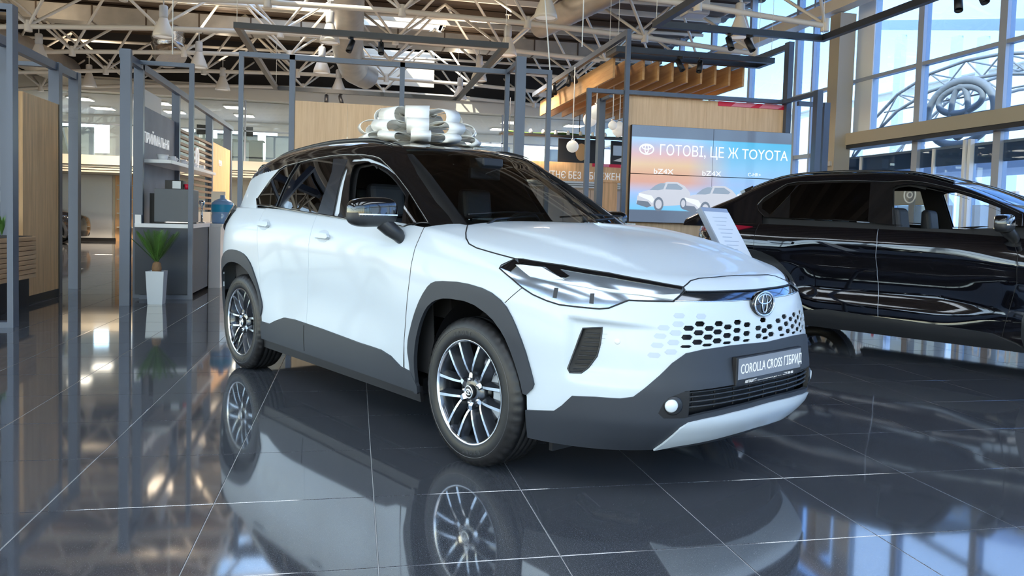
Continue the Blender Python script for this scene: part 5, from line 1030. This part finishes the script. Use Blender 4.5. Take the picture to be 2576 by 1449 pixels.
A.panel('spoiler','gloss_black',car,'up',[(-.56,1.6),(-.42,1.7),(-.42,4.3),(-.56,4.4)],off=.03,th=.03,h=.05)
_rl=A.line('up',[(-.42,1.95),(-.3,1.92),(0,1.9),(.5,1.9),(1.0,1.9),(1.25,1.93),(1.42,1.98)],.008)
for sd in (1,-1): MB().tube([(p[0],p[1]*sd,p[2]) for p in _rl],[.016*min(1,.15+min(i,len(_rl)-1-i)/9) for i in range(len(_rl))],8,flat=.9).build('roof_rail','plastic_dark',car)
A.seam('roof_seam','up',[(-.4,2.12),(0,2.1),(1.45,2.1)],car,'gap_black',.004,0)
# cabin
A.panel('headliner','cabin',car,'up',[(-.60,1.0),(1.44,1.0),(1.46,3),(1.44,5.0),(-.60,5.0)],off=-.04,th=.004,h=.07)
A.panel('pillar_trim','cabin',car,'up',[(-.6,-.1),(-.6,1.02),(1.45,1.3),(2.1,1.75),(2.16,1.0),(2.16,-.1)],[hole],off=-.045,th=.004,h=.05,mirror=True)
A.panel('pillar_trim','cabin',car,'up',[(1.42,1.3),(1.42,2.2),(2.2,2.2),(2.2,1.75)],off=-.04,th=.004,h=.05,mirror=True)
A.panel('door_trim','cabin',car,'lo',[(1.2,.15),(1.2,1.0),(3.75,1.0),(3.75,.15)],off=-.07,th=.004,h=.08,mirror=True)
box('floor_pan','plastic_black',-.75,3.30,-.62,.62,.20,.30,car); box('floor_pan','plastic_black',.42,2.15,-.80,.80,.22,.30,car); box('engine_bay_light_block','plastic_black',2.35,3.30,-.58,.58,.30,.86,car); box('luggage_floor','cabin',-.72,.45,-.60,.60,.35,.75,car)  # unseen dark box added in the engine bay to stop light through the grille
seat(car,1.20,-.37);seat(car,1.20,.37);seat(car,.38,0,1.25)
MB().prism([(1.72,.62),(1.66,.93),(1.74,1.01),(2.0,1.055),(2.26,1.045),(2.3,.62)],-.74,.74,'Y').build('dashboard','cabin',car); box('centre_screen','gloss_black',1.66,1.68,-.14,.14,.98,1.13,car)
sw=MB().tube([(.19*math.cos(a),.185*math.sin(a),0) for a in [2*PI*k/32 for k in range(32)]],.015,8,closed=True).tube([(-.17,0,0),(.17,0,0)],.016,6).tube([(0,-.17,0),(0,0,0)],.016,6).lathe([(0,.02),(.055,.015),(.06,-.03),(0,-.03)],20).build('steering_wheel','plastic_black',car,mtx=frame_m((1.53,.37,1.0),(0,1,0),(.42,0,.9)))
box('rear_view_mirror','plastic_black',1.60,1.63,-.12,.12,1.37,1.44,car,.01); box('sensor_housing','plastic_black',1.56,1.70,-.08,.08,1.44,1.50,car,.01)
# mirrors
def mirror(sd,par,c=(1.975,-1.015,1.145),sz=(.13,.27,.15),cap='gloss_black'):
    b=bmesh.new();bmesh.ops.create_icosphere(b,subdivisions=4,radius=1)
    for v in b.verts:
        p=v.co;q=[math.copysign(abs(k)**.62,k) for k in p];v.co=Vector((q[0]*sz[0]*.5,q[1]*sz[1]*.5*(1),q[2]*sz[2]*.5))
        if v.co.x<-sz[0]*.28: v.co.x=-sz[0]*.28+(v.co.x+sz[0]*.28)*.15
        v.co.z-=.02*(v.co.y/sz[1])*-1*.6
    for nm,mt,f in (('mirror_cap',cap,lambda z:z>-.012),('mirror_base','plastic_dark',lambda z:z<=-.012)):
        m=bpy.data.meshes.new(nm);bb=b.copy();bmesh.ops.delete(bb,geom=[fc for fc in bb.faces if not f(fc.calc_center_median().z)],context='FACES');bb.to_mesh(m);bb.free()
        for p in m.polygons:p.use_smooth=True
        o=link(nm,m,mt,par,mtx=Matrix.Translation((c[0],c[1]*sd,c[2])))
    box('mirror_glass','chrome',c[0]-sz[0]*.31,c[0]-sz[0]*.30,sd*c[1]-sz[1]*.40,sd*c[1]+sz[1]*.40,c[2]-sz[2]*.33,c[2]+sz[2]*.33,par)
    box('mirror_line','chrome',c[0]-.02,c[0]+sz[0]*.5,sd*c[1]-.11,sd*c[1]+.11,c[2]-.016,c[2]-.010,par)
    MB().tube([(c[0]-.0,sd*-.955,c[2]-.05),(c[0]+.02,sd*-.92,c[2]-.085),(c[0]+.035,sd*-.88,c[2]-.115),(c[0]+.03,sd*-.855,c[2]-.145)],[.06,.058,.05,.035],12,flat=.7).build('mirror_foot','plastic_dark',par)
mirror(1,car);mirror(-1,car,(1.84,-.955,1.13),(.24,.11,.14))
for sd in (-1,1): MB().tube([(2.22,sd*.63,1.05),(2.0,sd*.60,1.19),(1.75,sd*.55,1.34),(1.52,sd*.50,1.46)],[.06,.06,.055,.05],10,flat=.8).build('pillar_cover','cabin_black',car)
for x in (0,2.64):
    for sd in (-1,1):
        wheel(car,(x,sd*.79,.3385),sd); wheel_housing(car,x,sd*.825,sd*.60,.40,.36)
MB().tube([(2.95,-.45,.16),(3.1,-.5,.17),(3.25,-.4,.18)],.03,8).build('under_flap','plastic_dark',car); box('air_deflector','plastic_black',3.0,3.02,-.72,-.55,.13,.24,car)
# ================================================================= BOW
bow=thing('gift_bow','large white satin ribbon bow lying on the black roof of the white car','bow')
_c=Matrix.Translation((-.0061,6.1341,0))@Matrix.Rotation(-1.05497,4,'Z'); bow.location=_c@Vector((.87,.0,1.60))
BZ=0
def loop(ang,R,z0,H,w,tw=0):
    n=22;V=[];ca,sa=math.cos(ang),math.sin(ang)
    for k in range(n+1):
        t=k/n; a=-PI*.5*0+2*PI*t
        # teardrop in (r,z): starts at the centre, runs out along the top, returns below
        r=R*(.5-.5*math.cos(a))**.75; z=z0+H*.5+H*.5*math.sin(a)*(.35+.65*(.5-.5*math.cos(a)))
        V.append((r,z))
    b=MB();vs=[]
    for (r,z) in V:
        ww=w*(.35+.65*min(1,r/(R*.55)))
        for s in (-1,1):
            q=s*ww/2; vs.append((ca*r-sa*q,sa*r+ca*q,z+tw*q))
    inn=[]
    n1=len(vs);
    fs=[(2*k,2*k+1,2*k+3,2*k+2) for k in range(n)]
    b.add(vs,fs,0,True); o=b.build('ribbon_loop',['ribbon'],bow,fix=False); md=o.modifiers.new('s','SOLIDIFY'); md.thickness=.003
for nL,R,z0,H,w,ph in ((11,.43,.003,.09,.13,.10),(9,.39,.055,.13,.145,.42),(7,.285,.125,.155,.16,.15),(3,.12,.205,.08,.12,.6)):
    for k in range(nL): loop(ph+2*PI*k/nL+random.uniform(-.06,.06),R*random.uniform(.94,1.05),z0,H*random.uniform(.95,1.05),w,random.uniform(-.12,.12))
MB().lathe([(0,0),(.2,0),(.2,.02),(0,.02)],24).build('base_disc','ribbon',bow)
for a in (2.6,-.6,-1.3,.9):
    p=[(math.cos(a)*r,math.sin(a)*r) for r in (.1,.3,.5)];w=(-math.sin(a)*.06,math.cos(a)*.06);z=[.02,.02,.004]
    if abs(a+1)<.5 or True: MB().add([(p[i][0]+s*w[0],p[i][1]+s*w[1],z[i]) for i in range(3) for s in (-1,1)],[(0,1,3,2),(2,3,5,4)]).build('ribbon_tail','ribbon',bow)
# ================================================================= BLACK CAR
B=Body(BQ);LB=B.L;TBk=TB
bc=thing('black_car','glossy black crossover car at the right edge with its front side window open','car',(4.65,7.44,0),-1.015)
UB=lambda x:x+1.5545
tzb=lambda x,z:(z-.20)/(float(itp(x,*BQ['z1']))-.20)
def arch(cx,r,z,a0=-.35,n=16): return [(UB(cx+r*math.cos(a)),tzb(cx,z+r*math.sin(a))) for a in [a0+(PI-2*a0)*k/n for k in range(n+1)]]
af,ar=arch(2.85,.43,.37),arch(0,.43,.37);af2=af+[(UB(2.45),-.05),(UB(3.25),-.05)];ar2=ar+[(UB(-.40),-.05),(UB(.40),-.05)]
gm_=[(2.745,1.0)]+TBk['gap_mid'][1:];gr=[(1.60,1.0),(1.588,.86),(1.60,.70),(1.70,.55),(1.9,.42),(2.02,.3)]
gf=[(UB(2.22),1.0),(UB(2.28),.85),(UB(2.28),.6),(UB(2.24),.35),(UB(2.2),.1)]
B.panel('front_door','car_black',bc,'lo',gm_+[(2.83,.05),(UB(2.2),.05)]+gf[::-1],mirror=True,h=.035)
B.panel('rear_door','car_black',bc,'lo',gr+[(2.02,.05),(2.83,.05)]+gm_[::-1],mirror=True,h=.035)
B.panel('quarter_panel','car_black',bc,'lo',[(.0,1.03),(.0,.05),(2.02,.05),(2.02,.3)]+gr[::-1],[ar2],mirror=True,h=.04)
B.panel('fender','car_black',bc,'lo',gf+[(UB(2.2),.05),(LB,.05),(LB,1.0),(UB(2.7),1.0)],[af2],mirror=True,h=.04)
B.panel('hood','car_black',bc,'lo',[(UB(2.55),2.0),(UB(2.55),1.0),(LB,1.0),(LB,2.0)],mirror=True,h=.06)
B.panel('arch_cladding','plastic_dark',bc,'lo',arch(0,.52,.37)+arch(0,.43,.37)[::-1],off=.008,th=.02,mirror=True); B.panel('arch_cladding','plastic_dark',bc,'lo',arch(2.85,.52,.37)+arch(2.85,.43,.37)[::-1],off=.008,th=.02,mirror=True)
B.panel('sill_cladding','plastic_dark',bc,'lo',[(2.0,.0),(2.0,.12),(2.143,.151),(2.322,.186),(2.808,.166),(3.247,.154),(3.688,.139),(3.86,.07),(3.95,.0)],off=.012,th=.03,mirror=True)
for g_ in (gm_,gr,gf): B.seam('panel_gap','lo',g_,bc,'mullion' if g_ is gm_ else 'gap_black',.0022,.0)
for p in (TBk['handle_r'],[(2.855,.815),(2.95,.827),(3.09,.815),(2.95,.803)]): B.panel('door_handle','gloss_black',bc,'lo',p,off=.028,th=.03,h=.03,mirror=True)
bd=TBk['dlo'];bh=TBk['hole']
B.panel('side_glass_surround','gloss_black',bc,'up',bd,[bh,TBk['rdglass']],off=0,h=.03,mirror=True)
_g=B.panel('rear_side_glass','tint_glass',bc,'up',TBk['rdglass'],off=.002,th=.002,mirror=True); _g[1].data.materials[0]=MAT['windshield_glass']; B.panel('rear_quarter_glass','tint_glass',bc,'up',TBk['rq'],off=.002,th=.002,mirror=True)
bt=[(x,v+.02) for x,v in bd[2:14]]
rr_=[(-.90,-.05),(-.90,2.9)];
rB=[(-.90,-.1)]+[(.10,-.1),(.028,.45)]+bt+[(2.5,1.1),(2.6,1.4),(2.62,2.1)]
rfB=rB+[(1.55,2.1),(1.58,3.0),(1.55,3.9)]+MV(rB)[::-1]
B.panel('roof','car_black',bc,'up',rfB,h=.04); B.panel('windshield','windshield_glass',bc,'up',[(1.55,2.1),(1.58,3),(1.55,3.9),(2.8,3.9),(2.8,2.1)],off=-.003,th=.004,h=.06)
B.seam('window_trim','up',bd[:14],bc,'gloss_black',.005,.003); B.seam('roof_rail','up',[(-.2,1.9),(.3,1.85),(1.3,1.85),(1.7,1.95)],bc,'gloss_black',.018,.012,flat=.7)
B.panel('rear_window','tint_glass',bc,'up',[(-.72,2.15),(-.30,2.1),(-.30,3.9),(-.72,3.85)],off=.004,th=.004,h=.06)
B.panel('spoiler','gloss_black',bc,'up',[(-.30,1.8),(-.18,1.9),(-.18,4.1),(-.30,4.2)],off=.04,th=.03,h=.05)
B.panel('tail_lamp','red_lamp',bc,'lo',[(-1.35,.90),(-1.35,.965),(1.35,.965),(1.55,.96),(1.35,.90)],off=.012,th=.02,h=.04,label='slim dark red tail lamp strip')
B.panel('tail_recess','gloss_black',bc,'lo',[(-1.2,.72),(-1.2,.88),(1.2,.88),(1.2,.72)],off=.004,th=.01,h=.06)
B.panel('headliner','cabin',bc,'up',[(-.5,1.0),(1.5,1.0),(1.52,3),(1.5,5.0),(-.5,5.0)],off=-.04,th=.004,h=.08); B.panel('pillar_trim','cabin',bc,'up',[(-.6,-.1),(-.6,1.02),(1.6,1.2),(2.4,1.3),(2.5,-.1)],[bh,TBk['rdglass']],off=-.045,th=.004,h=.06,mirror=True)
B.panel('door_trim','cabin',bc,'lo',[(1.2,.15),(1.2,1.0),(4.0,1.0),(4.0,.15)],off=-.07,th=.004,h=.08,mirror=True)
box('floor_pan','plastic_black',-.75,3.4,-.66,.66,.30,.36,bc); box('floor_pan','plastic_black',.45,2.35,-.84,.84,.30,.36,bc); box('engine_bay_light_block','plastic_black',2.6,3.5,-.55,.55,.26,.85,bc)  # same unseen light-blocking box added under this hood
seat(bc,1.35,-.40);seat(bc,1.35,.40);seat(bc,.45,0,1.25)
MB().prism([(1.95,.62),(1.9,.98),(2.0,1.06),(2.5,1.10),(2.6,.62)],-.76,.76,'Y').build('dashboard','cabin',bc)
mirror(1,bc,(2.20,-1.03,1.205),(.13,.26,.14));mirror(-1,bc,(2.07,-1.02,1.195),(.16,.27,.15))
for x in (0,2.85):
    for sd in (-1,1): wheel(bc,(x,sd*.80,.37),sd,True,R=.371); wheel_housing(bc,x,sd*.90,sd*.58,.44,.38)
# dark car parked far behind at the left, a copy of the black car
far=copy_tree(bc); far['label']='black car far behind at the left, partly hidden by the oak partition and frame post'; far.location=(-11.4,24.0,0); far.rotation_euler=(0,0,.15)
